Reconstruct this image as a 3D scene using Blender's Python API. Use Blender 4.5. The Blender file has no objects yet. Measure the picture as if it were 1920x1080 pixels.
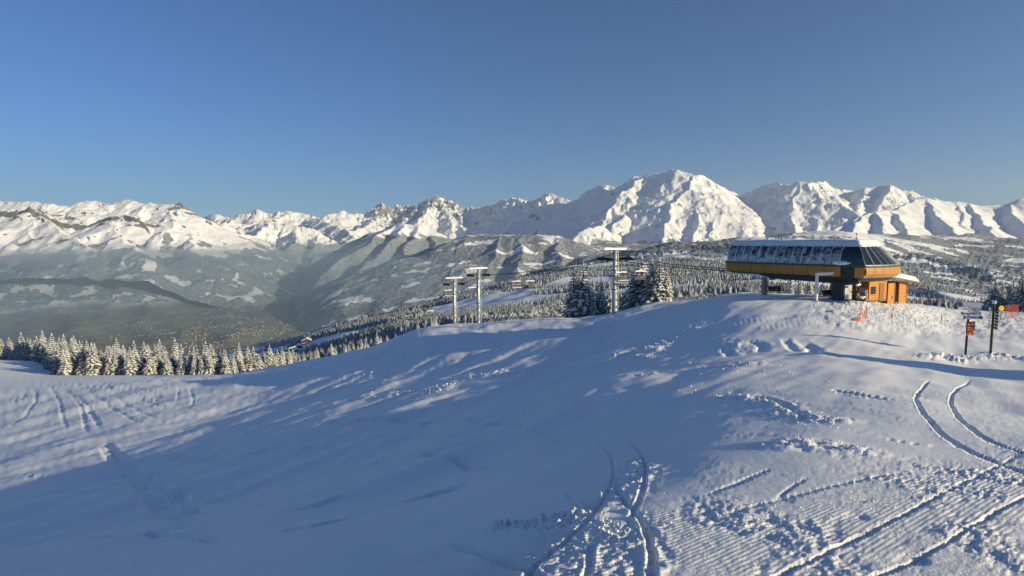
import bpy, bmesh, math, random
import numpy as np
from mathutils import Vector, Matrix

random.seed(7)
RNG = np.random.default_rng(11)
SC = bpy.context.scene
COL = SC.collection

# ------------------------------------------------------------------ camera
FPX, HZ = 1050.0, 455.0                      # focal length and horizon row of a 1920 x 1080 frame
TH = math.atan((540.0 - HZ) / FPX)           # the camera looks slightly down
cam_d = bpy.data.cameras.new('camera')
cam = bpy.data.objects.new('camera', cam_d)
COL.objects.link(cam)
cam.location = (0, 0, 0)
cam.rotation_euler = (math.pi / 2 - TH, 0, 0)
cam_d.sensor_width = 36.0
cam_d.lens = 36.0 * FPX / 1920.0
cam_d.clip_start = 0.1
cam_d.clip_end = 200000.0
SC.camera = cam

# ------------------------------------------------------------------ sky, sun, exposure
SUN_AZ, SUN_EL = math.radians(115), math.radians(15.2)   # azimuth clockwise from the view direction
world = bpy.data.worlds.new('World')
SC.world = world
world.use_nodes = True
wn = world.node_tree
wn.nodes.clear()
sky = wn.nodes.new('ShaderNodeTexSky')
sky.sky_type = 'NISHITA'
sky.sun_disc = False
sky.sun_elevation = SUN_EL
sky.sun_rotation = SUN_AZ
sky.altitude = 1700
sky.air_density = 1.15
sky.dust_density = 0.0
sky.ozone_density = 7.6
bg = wn.nodes.new('ShaderNodeBackground')
bg.inputs['Strength'].default_value = 0.080
wo = wn.nodes.new('ShaderNodeOutputWorld')
wn.links.new(sky.outputs[0], bg.inputs['Color'])
wn.links.new(bg.outputs[0], wo.inputs['Surface'])

sun_d = bpy.data.lights.new('sun', 'SUN')
sun_d.energy = 5.0
sun_d.angle = math.radians(0.5)
sun_d.color = (1.0, 0.845, 0.55)
sun = bpy.data.objects.new('sun', sun_d)
COL.objects.link(sun)
SUN = Vector((math.cos(SUN_EL) * math.sin(SUN_AZ), math.cos(SUN_EL) * math.cos(SUN_AZ), math.sin(SUN_EL)))
sun.rotation_euler = SUN.to_track_quat('Z', 'Y').to_euler()
sun.location = SUN * 300

SC.view_settings.view_transform = 'Standard'
SC.view_settings.look = 'None'
SC.view_settings.exposure = 0.40
SC.view_settings.gamma = 1.0
SC.view_settings.use_curve_mapping = False
SC.cycles.use_denoising = True
SC.cycles.max_bounces = 6
SC.cycles.diffuse_bounces = 4
SC.cycles.volume_bounces = 0
SC.cycles.transparent_max_bounces = 8

# ------------------------------------------------------------------ numpy helpers
def px2a(px, py=600.0):
    """tangents (x/y, depression -z/y) of the ray through a pixel of the 1920 x 1080 frame"""
    u = (np.asarray(px, float) - 960.0) / FPX
    v = (540.0 - np.asarray(py, float)) / FPX
    c, s = math.cos(TH), math.sin(TH)
    d = c + v * s
    return u / d, (s - v * c) / d

def wp(px, py, Y):
    a, e = px2a(px, py)
    return np.array([float(a) * Y, Y, -float(e) * Y])

_perm = np.random.default_rng(3).permutation(4096).astype(np.int64)
_ang = np.random.default_rng(4).uniform(0, 2 * np.pi, 4096)
_gx, _gy = np.cos(_ang), np.sin(_ang)
def noise(x, y, seed=0):
    x = np.asarray(x, float); y = np.asarray(y, float)
    xi = np.floor(x).astype(np.int64); yi = np.floor(y).astype(np.int64)
    xf = x - xi; yf = y - yi
    u = xf * xf * xf * (xf * (xf * 6 - 15) + 10); v = yf * yf * yf * (yf * (yf * 6 - 15) + 10)
    def g(ix, iy, fx, fy):
        h = _perm[(_perm[(ix + seed * 131) & 4095] + iy) & 4095]
        return _gx[h] * fx + _gy[h] * fy
    a = g(xi, yi, xf, yf); b = g(xi + 1, yi, xf - 1, yf)
    c = g(xi, yi + 1, xf, yf - 1); d = g(xi + 1, yi + 1, xf - 1, yf - 1)
    return (a + u * (b - a) + v * ((c + u * (d - c)) - (a + u * (b - a)))) * 1.5

def fbm(x, y, octv=5, seed=0, gain=0.5, lac=2.03):
    s = 0; a = 1.0
    for i in range(octv):
        s = s + a * noise(x, y, seed + i * 7); x = x * lac + 17.3; y = y * lac - 9.1; a *= gain
    return s

def ridged(x, y, octv=5, seed=0, gain=0.5, lac=2.1):
    s = 0; a = 1.0; w = 1.0
    for i in range(octv):
        n = 1 - np.abs(noise(x, y, seed + i * 5)); n = n * n * w
        s = s + a * n; w = np.clip(n * 1.6, 0, 1); x = x * lac + 5.2; y = y * lac + 1.7; a *= gain
    return s

def pchip(xk, yk, x):
    xk = np.asarray(xk, float); yk = np.asarray(yk, float)
    h = np.diff(xk); d = np.diff(yk) / h
    m = np.zeros_like(yk)
    for i in range(1, len(xk) - 1):
        if d[i - 1] * d[i] > 0:
            w1 = 2 * h[i] + h[i - 1]; w2 = h[i] + 2 * h[i - 1]
            m[i] = (w1 + w2) / (w1 / d[i - 1] + w2 / d[i])
    m[0] = d[0]; m[-1] = d[-1]
    x = np.clip(x, xk[0], xk[-1])
    i = np.clip(np.searchsorted(xk, x) - 1, 0, len(xk) - 2)
    t = (x - xk[i]) / h[i]
    return ((1 + 2 * t) * (1 - t) ** 2) * yk[i] + t * (1 - t) ** 2 * h[i] * m[i] + t * t * (3 - 2 * t) * yk[i + 1] + t * t * (t - 1) * h[i] * m[i + 1]

def smooth(a, n, axis):
    for _ in range(n):
        p = np.concatenate([np.take(a, [0], axis), a, np.take(a, [-1], axis)], axis)
        L = a.shape[axis]
        a = 0.25 * np.take(p, range(0, L), axis) + 0.5 * np.take(p, range(1, L + 1), axis) + 0.25 * np.take(p, range(2, L + 2), axis)
    return a

def sstep(a, b, x):
    t = np.clip((x - a) / (b - a), 0, 1)
    return t * t * (3 - 2 * t)

# ------------------------------------------------------------------ object helpers
def link(o, parent=None):
    COL.objects.link(o)
    if parent is not None:
        o.parent = parent
    return o

def tag(o, label=None, cat=None, group=None, kind=None):
    if label: o['label'] = label
    if cat: o['category'] = cat
    if group: o['group'] = group
    if kind: o['kind'] = kind
    return o

def grid_obj(name, P, mat, attrs=None, kind=None):
    """P: rows x cols x 3 height sheet"""
    R, C, _ = P.shape
    me = bpy.data.meshes.new(name)
    me.vertices.add(R * C)
    me.vertices.foreach_set('co', P.reshape(-1).astype(np.float32))
    idx = np.arange(R * C).reshape(R, C)
    q = np.stack([idx[:-1, :-1], idx[:-1, 1:], idx[1:, 1:], idx[1:, :-1]], -1).reshape(-1)
    nq = (R - 1) * (C - 1)
    me.loops.add(nq * 4); me.loops.foreach_set('vertex_index', q.astype(np.int32))
    me.polygons.add(nq); me.polygons.foreach_set('loop_start', np.arange(0, nq * 4, 4, dtype=np.int32))
    me.polygons.foreach_set('use_smooth', np.ones(nq, bool))
    me.update(calc_edges=True)
    for k, v in (attrs or {}).items():
        at = me.attributes.new(k, 'FLOAT', 'POINT')
        at.data.foreach_set('value', np.asarray(v, np.float32).reshape(-1))
    me.materials.append(mat)
    o = bpy.data.objects.new(name, me)
    link(o)
    if kind: o['kind'] = kind
    return o

class NT:
    """tiny node-tree builder"""
    def __init__(s, name):
        s.m = bpy.data.materials.new(name); s.m.use_nodes = True
        s.t = s.m.node_tree; s.t.nodes.clear()
        s.out = s.t.nodes.new('ShaderNodeOutputMaterial')
    def n(s, typ, ins=None, **kw):
        nd = s.t.nodes.new('ShaderNode' + typ)
        for k, v in kw.items(): setattr(nd, k, v)
        for k, v in (ins or {}).items():
            if hasattr(v, 'is_linked'): s.t.links.new(v, nd.inputs[k])
            else: nd.inputs[k].default_value = v
        return nd
    def attr(s, name): return s.n('Attribute', attribute_name=name).outputs['Fac']
    def pos(s): return s.n('NewGeometry').outputs['Position']
    def noise(s, scale, detail=3, rough=0.5, vec=None, dist=0.0):
        nd = s.n('TexNoise', {'Scale': scale, 'Detail': detail, 'Roughness': rough, 'Distortion': dist})
        s.t.links.new(vec if vec is not None else s.pos(), nd.inputs['Vector'])
        return nd.outputs['Fac']
    def math(s, op, a, b=0.0, clamp=False):
        return s.n('Math', {0: a, 1: b}, operation=op, use_clamp=clamp).outputs[0]
    def ramp(s, f, lo, hi, a=0.0, b=1.0):
        return s.n('MapRange', {'Value': f, 'From Min': lo, 'From Max': hi, 'To Min': a, 'To Max': b}).outputs[0]
    def mix(s, f, a, b):
        nd = s.n('Mix', data_type='RGBA')
        for i, v in ((0, f), (6, a), (7, b)):
            if hasattr(v, 'is_linked'): s.t.links.new(v, nd.inputs[i])
            else: nd.inputs[i].default_value = v if i == 0 else (*v[:3], 1)
        return nd.outputs[2]
    def bump(s, h, strength=0.5, dist=0.05, normal=None):
        nd = s.n('Bump', {'Height': h, 'Strength': strength, 'Distance': dist})
        if normal is not None: s.t.links.new(normal, nd.inputs['Normal'])
        return nd.outputs[0]
    def bsdf(s, col, rough=0.6, normal=None, metal=0.0, spec=0.3, **kw):
        nd = s.n('BsdfPrincipled', {'Base Color': col if hasattr(col, 'is_linked') else (*col[:3], 1), 'Roughness': rough, 'Metallic': metal, 'Specular IOR Level': spec})
        if normal is not None: s.t.links.new(normal, nd.inputs['Normal'])
        for k, v in kw.items():
            nd.inputs[k].default_value = v
        s.t.links.new(nd.outputs[0], s.out.inputs['Surface'])
        return s.m
# ------------------------------------------------------------------ the ground as a table of image rows against distance
BASE = {
 -200: {0.7:3497.5,1.5:1956,3:1385,5:1215,8:1137,12:1097,18:1054,27:1012,40:966,55:905,70:860,90:812,110:775,130:748,160:712,200:684,250:680,320:710,600:760,1200:775,2500:750,4000:700,5000:668,6500:625,8000:560,9500:500,10500:472,12000:458,16000:455},
 20: {0.7:3376.5,1.5:1894.4,3:1340,5:1179,8:1101,12:1061,18:1018,27:972,40:922,55:868,70:828,90:782,110:750,130:727,150:710,175:690,200:674,240:690,300:718,600:760,1200:775,2500:750,4000:700,5000:668,6500:625,8000:570,9500:500,10500:472,12000:458,16000:455},
 200: {0.7:3277.5,1.5:1844,3:1300,5:1149,8:1071,12:1031,18:988,27:940,40:890,55:842,70:804,90:760,110:731,130:714,150:704,180:703,220:707,300:720,600:760,1200:775,2500:750,4000:710,5000:673,6500:625,8000:575,9500:510,11000:478,13000:460,16000:455},
 400: {0.7:3167.5,1.5:1788,3:1255,5:1113,8:1035,12:995,18:952,27:903,40:850,55:808,70:780,90:741,110:714,130:704,150:703,180:706,220:712,300:722,450:735,700:735,1000:720,1400:705,2000:700,3000:700,4000:693,5000:673,6500:622,7500:600,9000:565,10500:520,12000:488,14000:468,16000:455},
 600: {0.7:3057.5,1.5:1732,3:1206,5:1067,8:989,12:949,18:906,27:857,40:805,55:764,70:743,90:705,110:680,130:670,160:678,200:688,300:686,450:670,700:648,1000:634,1400:624,1800:626,2400:645,3500:670,5000:673,7500:600,9000:576,11000:545,13000:510,16000:470},
 700: {0.7:3002.5,1.5:1704,3:1182,5:1043,8:965,12:925,18:882,27:834,40:784,55:743,70:716,90:676,110:656,125:651,150:658,200:664,300:656,450:640,700:622,1000:610,1400:602,1800:600,2500:620,3600:660,5000:673,7500:600,9000:576,11000:545,13000:510,16000:470},
 800: {0.7:2947.5,1.5:1676,3:1146,5:1006,8:940,12:900,18:857,27:811,40:763,55:722,70:690,90:644,105:624,118:617,130:613,145:616,165:630,200:638,300:624,450:610,700:598,1000:588,1500:576,2000:572,2600:582,4000:620,5500:650,7500:595,9000:560,11000:520,13000:490,16000:460},
 900: {0.7:2892.5,1.5:1648,3:1122,5:978,8:915,12:875,18:832,27:788,40:742,55:701,70:665,90:626,105:614,118:609,130:607,145:612,165:630,220:625,350:605,600:586,1000:567,1500:553,2200:545,3000:560,4500:600,7000:580,9000:540,11000:500,16000:455},
 1000: {0.7:2837.5,1.5:1620,3:1105,5:957,8:890,12:850,18:807,27:765,40:721,55:680,70:644,90:612,103:602,115:599,125:602,140:618,200:620,350:600,600:576,1000:549,1600:529,2600:516,3500:540,5000:570,7000:540,9000:500,16000:455},
 1100: {0.7:2782.5,1.5:1592,3:1095,5:936,8:866,12:826,18:783,27:741,40:697,55:657,70:631,88:600,100:594,115:606,130:622,200:618,350:592,600:564,1000:537,1600:514,2400:501,3200:493,4200:510,5500:520,8000:480,16000:455},
 1250: {0.7:2700,1.5:1550,3:1090,5:914,8:836,12:794,18:750,27:708,40:663,55:621,70:591,85:571,97:566,110:580,130:608,200:602,350:574,600:551,1000:526,1600:503,2500:483,3900:462,5000:474,7000:480,16000:455},
 1400: {.7:2700,1.5:1540,3:1085,5:905,8:815,12:766,18:722,27:682,40:630,52:583,64:556,76:548,88:556,100:578,130:600,200:592,350:567,600:546,1000:521,1600:498,2500:476,4400:448,6000:456,16000:455},
 1550: {.7:2700,1.5:1540,3:1085,5:900,8:808,12:758,18:714,27:674,40:622,50:581,60:561,72:556,85:562,100:583,150:602,250:587,500:561,1000:531,2000:491,3500:459,5500:432,6500:438,8000:446,16000:455},
 1700: {.7:2700,1.5:1540,3:1085,5:902,8:810,12:760,18:718,27:682,40:634,52:592,62:572,74:567,90:574,130:592,250:598,500:588,1000:567,1800:540,3000:506,4500:478,6500:445,8000:440,16000:455},
 1800: {.7:2700,1.5:1540,3:1085,5:904,8:814,12:766,18:726,27:692,34:664,44:630,60:596,80:583,110:584,150:595,250:600,500:592,1000:574,1800:551,3000:521,4500:493,6500:460,8000:440,16000:455},
 1920: {.7:2700,1.5:1540,3:1088,5:906,8:820,12:774,18:734,27:698,34:667,44:634,60:606,80:590,110:586,150:592,250:598,500:593,1000:579,2000:555,3500:522,5500:484,7500:450,16000:455},
 2120: {.7:2700,1.5:1540,3:1090,5:908,8:824,12:780,18:742,27:706,34:672,44:640,60:612,80:596,110:592,150:598,250:604,500:598,1000:585,2000:560,3500:530,5500:490,7500:450,16000:455},
}
LZ = np.linspace(math.log(0.7), math.log(16000), 520)
_cols = sorted(BASE)
A_K = np.array([px2a(c)[0] for c in _cols])
E_K = np.stack([pchip(np.log(list(BASE[c])), px2a(c, np.array(list(BASE[c].values()), float))[1], LZ) for c in _cols], 1)
A_F = np.linspace(A_K[0], A_K[-1], 420)
E_F = np.stack([pchip(A_K, E_K[i], A_F) for i in range(len(LZ))], 0)
E_F = smooth(smooth(E_F, 26, 1), 4, 0)

def base_E(a, Y):
    """depression tangent of the plain ground at lateral tangent a and distance Y"""
    fa = np.clip((np.asarray(a) - A_F[0]) / (A_F[1] - A_F[0]), 0, len(A_F) - 1.001)
    fl = np.clip((np.log(np.maximum(Y, 0.7)) - LZ[0]) / (LZ[1] - LZ[0]), 0, len(LZ) - 1.001)
    i = fa.astype(int); j = fl.astype(int); u = fa - i; v = fl - j
    return (E_F[j, i] * (1 - u) + E_F[j, i + 1] * u) * (1 - v) + (E_F[j + 1, i] * (1 - u) + E_F[j + 1, i + 1] * u) * v

def base_z(x, y):
    return -base_E(x / y, y) * y

def unproject(px, py, ymax=400.0):
    a, e = px2a(px, py)
    Ys = np.exp(np.linspace(math.log(1.0), math.log(ymax), 1500))
    t = base_E(np.full_like(Ys, float(a)), Ys)
    k = np.argmax(t <= e)
    Y = Ys[k] if t[k] <= e else ymax
    return np.array([float(a) * Y, Y, -float(e) * Y])

def seg_dist(x, y, A, B):
    ax, ay = A[0], A[1]; dx, dy = B[0] - ax, B[1] - ay
    L2 = dx * dx + dy * dy + 1e-9
    t = np.clip(((x - ax) * dx + (y - ay) * dy) / L2, 0, 1)
    ex = x - ax - t * dx; ey = y - ay - t * dy
    return np.sqrt(ex * ex + ey * ey), t, (dx * ey - dy * ex)
# ------------------------------------------------------------------ terrain materials
_r0, _r1 = unproject(1440, 1079), unproject(1900, 853)
RIB_ANG = -math.atan2(_r1[0] - _r0[0], _r1[1] - _r0[1])     # ribs run along the long ski lines

def snow_material(name):
    k = NT(name)
    p = k.pos()
    rough = k.attr('rough')
    g1 = k.noise(55.0, 4, 0.65)
    g2 = k.noise(9.0, 5, 0.6)
    sep = k.n('SeparateXYZ', {0: p})
    dirt = k.noise(0.35, 4, 0.6)
    col = k.mix(k.ramp(dirt, 0.35, 0.7), (0.87, 0.885, 0.90), (0.91, 0.92, 0.93))
    h = k.math('ADD', k.math('MULTIPLY', g1, k.math('ADD', k.math('MULTIPLY', rough, 0.7), 0.08)),
               k.math('MULTIPLY', g2, k.math('ADD', k.math('MULTIPLY', rough, 1.0), 0.12)))
    # groomed ribs, across the machine's path
    ang = RIB_ANG
    across = k.math('ADD', k.math('MULTIPLY', sep.outputs[0], math.cos(ang) * 2 * math.pi / 0.038),
                    k.math('MULTIPLY', sep.outputs[1], math.sin(ang) * 2 * math.pi / 0.038))
    wob = k.math('MULTIPLY', k.noise(.55, 2), 5.0)
    rib = k.math('MULTIPLY', k.math('SINE', k.math('ADD', across, wob)), k.math('MULTIPLY', k.attr('ribs'), 0.13))
    h = k.math('ADD', h, rib)
    nb = k.bump(h, 0.8, 0.02)
    return k.bsdf(col, 0.55, nb, spec=0.25)

def terrain_material(name, tree_bump=True):
    """snow, bare rock, frosted forest and valley meadows, chosen by what grows where"""
    k = NT(name)
    f, r, v = k.attr('forest'), k.attr('rock'), k.attr('field')
    n1 = k.noise(0.035, 4, 0.7)
    n2 = k.noise(0.004, 5, 0.6)
    n3 = k.noise(0.011, 5, 0.65)
    snow = (0.88, 0.89, 0.90)
    forest = k.mix(k.ramp(n1, 0.42, 0.66), (0.14, 0.17, 0.19), (0.52, 0.56, 0.60))
    rock = k.mix(k.ramp(n3, 0.35, 0.65), (0.12, 0.12, 0.12), (0.27, 0.265, 0.255))
    field = k.mix(k.ramp(n2, 0.4, 0.62), (0.15, 0.16, 0.145), (0.23, 0.23, 0.20))
    field = k.mix(k.ramp(k.noise(0.02, 3, 0.8), 0.60, 0.72), field, (0.30, 0.28, 0.27))
    fm = k.ramp(k.math('ADD', f, k.math('MULTIPLY', k.math('SUBTRACT', n3, 0.5), 0.9)), 0.42, 0.56)
    rm = k.ramp(k.math('ADD', r, k.math('MULTIPLY', k.math('SUBTRACT', n3, 0.5), 1.1)), 0.42, 0.58)
    c = k.mix(v, snow, field)
    c = k.mix(fm, c, forest)
    c = k.mix(rm, c, rock)
    h = k.math('MULTIPLY', n1, k.math('ADD', k.math('MULTIPLY', fm, 14.0), k.math('MULTIPLY', rm, 10.0)))
    h = k.math('ADD', h, k.math('MULTIPLY', n3, k.math('MULTIPLY', k.attr('high'), 18.0)))
    return k.bsdf(c, 0.85, k.bump(h, 0.8, 1.0), spec=0.1)

M_SNOW = snow_material('packed_snow')
M_TERR = terrain_material('alpine_terrain')

# ------------------------------------------------------------------ mountain ridges
def spur(pts):
    return [wp(*p) for p in pts]

def auto_spurs(crest, spacing, length, slope, rng, side=(-1,), bend=0.5, sub=2):
    """side ridges that leave a crest towards the viewer (-1) or away (+1)"""
    out = []
    for A, B in zip(crest[:-1], crest[1:]):
        L = math.hypot(B[0] - A[0], B[1] - A[1])
        n = max(1, int(round(L / spacing)))
        for i in range(n):
            t = (i + rng.uniform(.2, .8)) / n
            P = A + (B - A) * t
            P = P - np.array([0, 0, rng.uniform(0, 60)])
            for s in side:
                ang = rng.normal(0, bend)
                d = np.array([math.sin(ang), s * math.cos(ang)])
                pl = [P]; q = P.copy(); ll = length * rng.uniform(.6, 1.2)
                for k in range(4):
                    ang += rng.normal(0, .22)
                    d = np.array([math.sin(ang), s * math.cos(ang)])
                    step = ll / 4
                    q = q + np.array([d[0] * step, d[1] * step, -slope * step * rng.uniform(.7, 1.25)])
                    pl.append(q.copy())
                    for _ in range(sub):
                        sg = rng.choice([-1, 1]); a2 = ang + sg * rng.uniform(.7, 1.2); l2 = step * rng.uniform(.5, 1.0)
                        b = q + np.array([math.sin(a2) * l2, s * math.cos(a2) * l2, -slope * 1.25 * l2])
                        out.append([q.copy(), b])
                out.append(pl)
    return out

def ridge_height(X, Y, ridges, k=0.8, floor=-3000.0, gul=0.0, lam=160.0, seed=0):
    H = np.full(X.shape, floor)
    x0 = X.min(); x1 = X.max(); 
    for ri, pl in enumerate(ridges):
        acc = 0.0
        for A, B in zip(pl[:-1], pl[1:]):
            top = max(A[2], B[2]); R = (top - floor) / k * 0.75 + 600
            R = min(R, 4200)
            m = (X > min(A[0], B[0]) - R) & (X < max(A[0], B[0]) + R) & (Y > min(A[1], B[1]) - R) & (Y < max(A[1], B[1]) + R)
            L = math.hypot(B[0] - A[0], B[1] - A[1])
            if m.any():
                x = X[m]; y = Y[m]
                d, t, side = seg_dist(x, y, A, B)
                h = A[2] + (B[2] - A[2]) * t - k * d * (1 - 0.18 * np.clip(d / 2500, 0, 1))
                if gul:
                    s = (acc + t * L) / lam + ri * 13.7
                    g = np.abs(noise(s, d / (lam * 5) + (side > 0) * 31.0, seed)) + 0.5 * np.abs(noise(s * 2.3, d / (lam * 3) + (side > 0) * 11.0, seed + 3))
                    h = h + gul * (0.5 - g) * np.clip(d / 300.0, 0, 1)
                H[m] = np.maximum(H[m], h)
            acc += L
    return H

def sheet(name, px0, px1, y0, y1, nc, nr, fn, power=1.0):
    a = np.linspace(float(px2a(px0)[0]), float(px2a(px1)[0]), nc)
    t = np.linspace(0, 1, nr) ** power
    Yr = y0 + (y1 - y0) * t
    Yg, Ag = np.meshgrid(Yr, a, indexing='ij')
    X = Ag * Yg
    Z, at = fn(X, Yg)
    return grid_obj(name, np.stack([X, Yg, Z], -1), M_TERR, at, 'structure')

def high_of(Z):
    return sstep(-50, 250, Z)

def slope_of(X, Y, Z):
    """steepness from the sheet itself (rows at constant Y)"""
    dzx = np.gradient(Z, axis=1) / np.gradient(X, axis=1)
    dY = np.gradient(Y, axis=0)
    dzr = np.gradient(Z, axis=0) / dY - dzx * np.gradient(X, axis=0) / dY
    return dzx, dzr

def warp(X, Y, amp, lam, seed):
    return X + amp * fbm(X / lam, Y / lam, 3, seed), Y + amp * fbm(X / lam + 40, Y / lam + 7, 3, seed + 50)

rg = np.random.default_rng(21)

# -- the high white massif
crest_mb = spur([(850,418,26600),(880,394,26000),(906,390,25400),(938,381,24700),(952,377,24400),(967,373,24000),(982,377,23700),(997,378,23400),(1010,377,23000),(1020,368,22800),(1029,362,22600),(1040,366,22400),(1050,369,22200),(1071,376,21900),(1087,374,21500),(1107,356,21100),(1128,348,20700),(1139,348,20500),(1159,352,20100),(1172,343,19900),(1185,332,19700),(1207,329,19400),(1246,325,18900),(1269,315,18600),(1298,324,18300),(1327,335,18500),(1336,346,18900),(1360,353,19600),(1376,363,20400)])
crest_mr = spur([(1376,363,20400),(1393,365,20000),(1421,353,19300),(1437,346,18900),(1453,344,18500),(1481,346,17900),(1502,340,17400),(1523,343,17900),(1544,341,18400),(1558,356,19000),(1579,352,18500),(1597,356,18500),(1622,349,17900),(1646,351,18200),(1667,345,17500),(1685,353,17700),(1710,359,17900),(1738,369,18000),(1770,376,18000),(1850,384,18000),(1960,392,18000)])
mb = [crest_mb, crest_mr,
  spur([(1298,324,18300),(1296,345,17600),(1278,368,17000),(1259,388,16400),(1251,420,15500),(1246,452,14600)]),
  spur([(1298,324,18300),(1332,362,17600),(1356,388,17000),(1386,410,16200),(1368,440,15200)]),
  spur([(1306,336,18000),(1308,380,16800),(1304,420,15400),(1300,452,14500)]),
  spur([(1332,362,17600),(1340,400,16300),(1332,440,15000)]),
  spur([(1207,329,19400),(1190,345,18700),(1170,358,18200),(1152,384,17400),(1138,400,16900),(1126,425,16200)]),
  spur([(1170,358,18200),(1196,388,17400),(1184,402,17000)]),
  spur([(1152,384,17400),(1165,405,16700),(1150,425,16000)]),
  spur([(1139,348,20500),(1124,364,19900),(1118,380,19400)]),
  spur([(1126,425,15600),(1110,428,15200),(1085,436,14800),(1072,450,14500)]),
  spur([(1126,425,15600),(1132,440,15100),(1130,460,14700)]),
  spur([(1502,340,17400),(1500,362,16900),(1487,392,16200),(1478,404,15900),(1492,432,15000),(1480,452,14500)]),
  spur([(1487,392,16200),(1530,410,15600),(1540,440,14800)]),
  spur([(1579,352,18500),(1570,375,17400),(1560,400,16400),(1545,430,15300)]),
  spur([(1544,341,18400),(1535,372,17300),(1525,405,16200),(1515,440,15000)]),
  spur([(1667,345,17500),(1655,372,16500),(1640,405,15400)]),
  spur([(1622,349,17900),(1618,372,17000),(1605,395,16000)]),
]
mb += auto_spurs(crest_mb[1:13], 1500, 1500, .75, rg, bend=.3, sub=1)
mb += auto_spurs(crest_mr[6:], 900, 2600, .45, rg, bend=.45)
def f_mb(X, Y):
    Xw, Yw = warp(X, Y, 110, 900, 5)
    Xw, Yw = warp(Xw, Yw, 30, 220, 9)
    Z = ridge_height(Xw, Yw, mb, k=0.80, floor=-900, gul=85, lam=130, seed=2)
    rn = ridged(X / 900, Y / 900, 6, 12, 0.55)
    Z = Z + (rn - 1.0) * 58 + 9 * fbm(X / 130, Y / 130, 3, 77)
    dzx, dzy = slope_of(X, Y, Z)
    sl = np.hypot(dzx, dzy)
    jag = sstep(1075, 1000, X / Y * FPX + 960)
    Z = Z + jag * sstep(900, 1500, Z) * (ridged(X / 260, Y / 260, 4, 19, .55) - .8) * 110
    rock = sstep(1.0, 1.7, sl) * 0.72 * (0.5 + fbm(X / 700, Y / 700, 3, 8)) + sstep(.9, 1.5, sl) * jag * .5
    rock = np.clip(rock, 0, 1)
    forest = sstep(150, -150, Z + 120 * fbm(X / 500, Y / 500, 3, 4))
    return Z, {'forest': forest, 'rock': rock, 'field': 0 * Z, 'high': high_of(Z)}
sheet('mountain_massif', 800, 2000, 13800, 27000, 800, 280, f_mb, 1.25)

# -- needle peaks and the bright range in the middle distance
crest_c = spur([(340,412,25989),(369,409,25424),(415,402,24859),(440,411,24633),(461,400,24294),(486,393,24294),(507,402,24294),(538,394,24407),(563,399,24633),(588,406,24859),(616,404,25198),(637,394,25424),(658,402,25989),(686,401,26554),(706,394,27119),(713,388,27232),(718,384,27345),(724,394,27345),(732,398,27458),(746,389,27684),(760,385,27684),(774,392,27684),(795,384,27458),(808,376,27345),(818,369,27345),(826,374,27345),(834,378,27345),(846,380,27345),(855,384,27119),(876,394,27119),(894,389,26554),(930,396,26554)])
cen = [crest_c,
  spur([(818,369,27345),(808,392,25424),(785,412,23164),(770,432,20904)]),
  spur([(818,369,27345),(836,400,25198),(850,425,22938)]),
  spur([(795,384,27458),(776,404,25537),(750,420,23503)]),
  spur([(718,384,27345),(712,405,25763),(690,420,23729),(650,440,20904)]),
  spur([(855,384,27119),(862,410,24859),(870,432,22599)]),
  # rounded front dome above the valley mist
  spur([(420,432,17500),(460,424,16500),(500,420,16000),(560,424,16000),(600,436,16000),(625,452,15600)]),
  spur([(500,420,16000),(480,440,14800),(460,462,14000)]),
  spur([(560,424,16000),(550,445,14800),(545,468,14000)]),
  spur([(460,424,16500),(430,445,15200),(410,465,14200)]),
  spur([(600,436,16000),(592,450,15000),(590,470,14200)]),
  spur([(588,406,22000),(640,428,19500),(668,445,17800)]),
  spur([(440,411,21800),(400,425,19500),(370,440,17500),(350,458,15500)]),
]
cen += auto_spurs(crest_c, 700, 3800, .36, rg, bend=.5)
def f_cen(X, Y):
    Xw, Yw = warp(X, Y, 120, 900, 15)
    Z = ridge_height(Xw, Yw, cen, k=0.72, floor=-900, gul=130, lam=220, seed=6)
    pxx = X / Y * FPX + 960
    jag = sstep(680, 720, pxx) * sstep(23000, 26500, Y)
    Z = Z + jag * (ridged(X / 300, Y / 300, 4, 39, .55) - .8) * 120
    Z = Z + (ridged(X / 900, Y / 900, 6, 33, 0.55) - 1.0) * (85 + 70 * jag) + 14 * fbm(X / 120, Y / 120, 3, 71)
    dzx, dzy = slope_of(X, Y, Z)
    sl = np.hypot(dzx, dzy)
    rock = sstep(.85, 1.5, sl) * (0.62 + .7 * fbm(X / 600, Y / 600, 3, 18))
    rock = np.clip(rock * (0.75 + .5 * jag), 0, 1)
    forest = sstep(120, -160, Z + 140 * fbm(X / 500, Y / 500, 3, 14))
    return Z, {'forest': forest, 'rock': rock, 'field': 0 * Z, 'high': high_of(Z)}
sheet('mountain_peaks', 300, 960, 13000, 28600, 480, 260, f_cen)

# -- pale limestone range with dark cliff bands on the left
crest_l = spur([(-80,374,12500),(19,378,12500),(70,378,12400),(99,383,12400),(137,386,12400),(142,381,12400),(179,374,12300),(197,379,12200),(243,375,12200),(260,381,12100),(303,382,12000),(336,384,11900),(343,392,11850),(352,404,11900),(375,414,12200),(420,424,12600),(470,440,13000)])
crest_l2 = spur([(-60,398,11200),(40,402,11100),(60,393,11050),(78,402,11000),(120,420,10900),(165,428,10800),(200,410,10800),(228,404,10750),(255,410,10700),(272,424,10600),(285,446,10400),(300,470,10000)])
lef = [crest_l, crest_l2,
  spur([(78,402,11000),(110,430,10300),(150,452,9700),(190,470,9300)]),
  spur([(228,404,10750),(215,432,10200),(235,455,9700),(270,480,9200)]),
  spur([(336,384,11900),(330,410,11300),(350,440,10600),(370,460,10000)]),
  spur([(20,440,10300),(80,452,9900),(130,470,9500)]),
]
lef += auto_spurs(crest_l2, 1000, 1700, .42, rg, bend=.5, sub=1)
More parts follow.
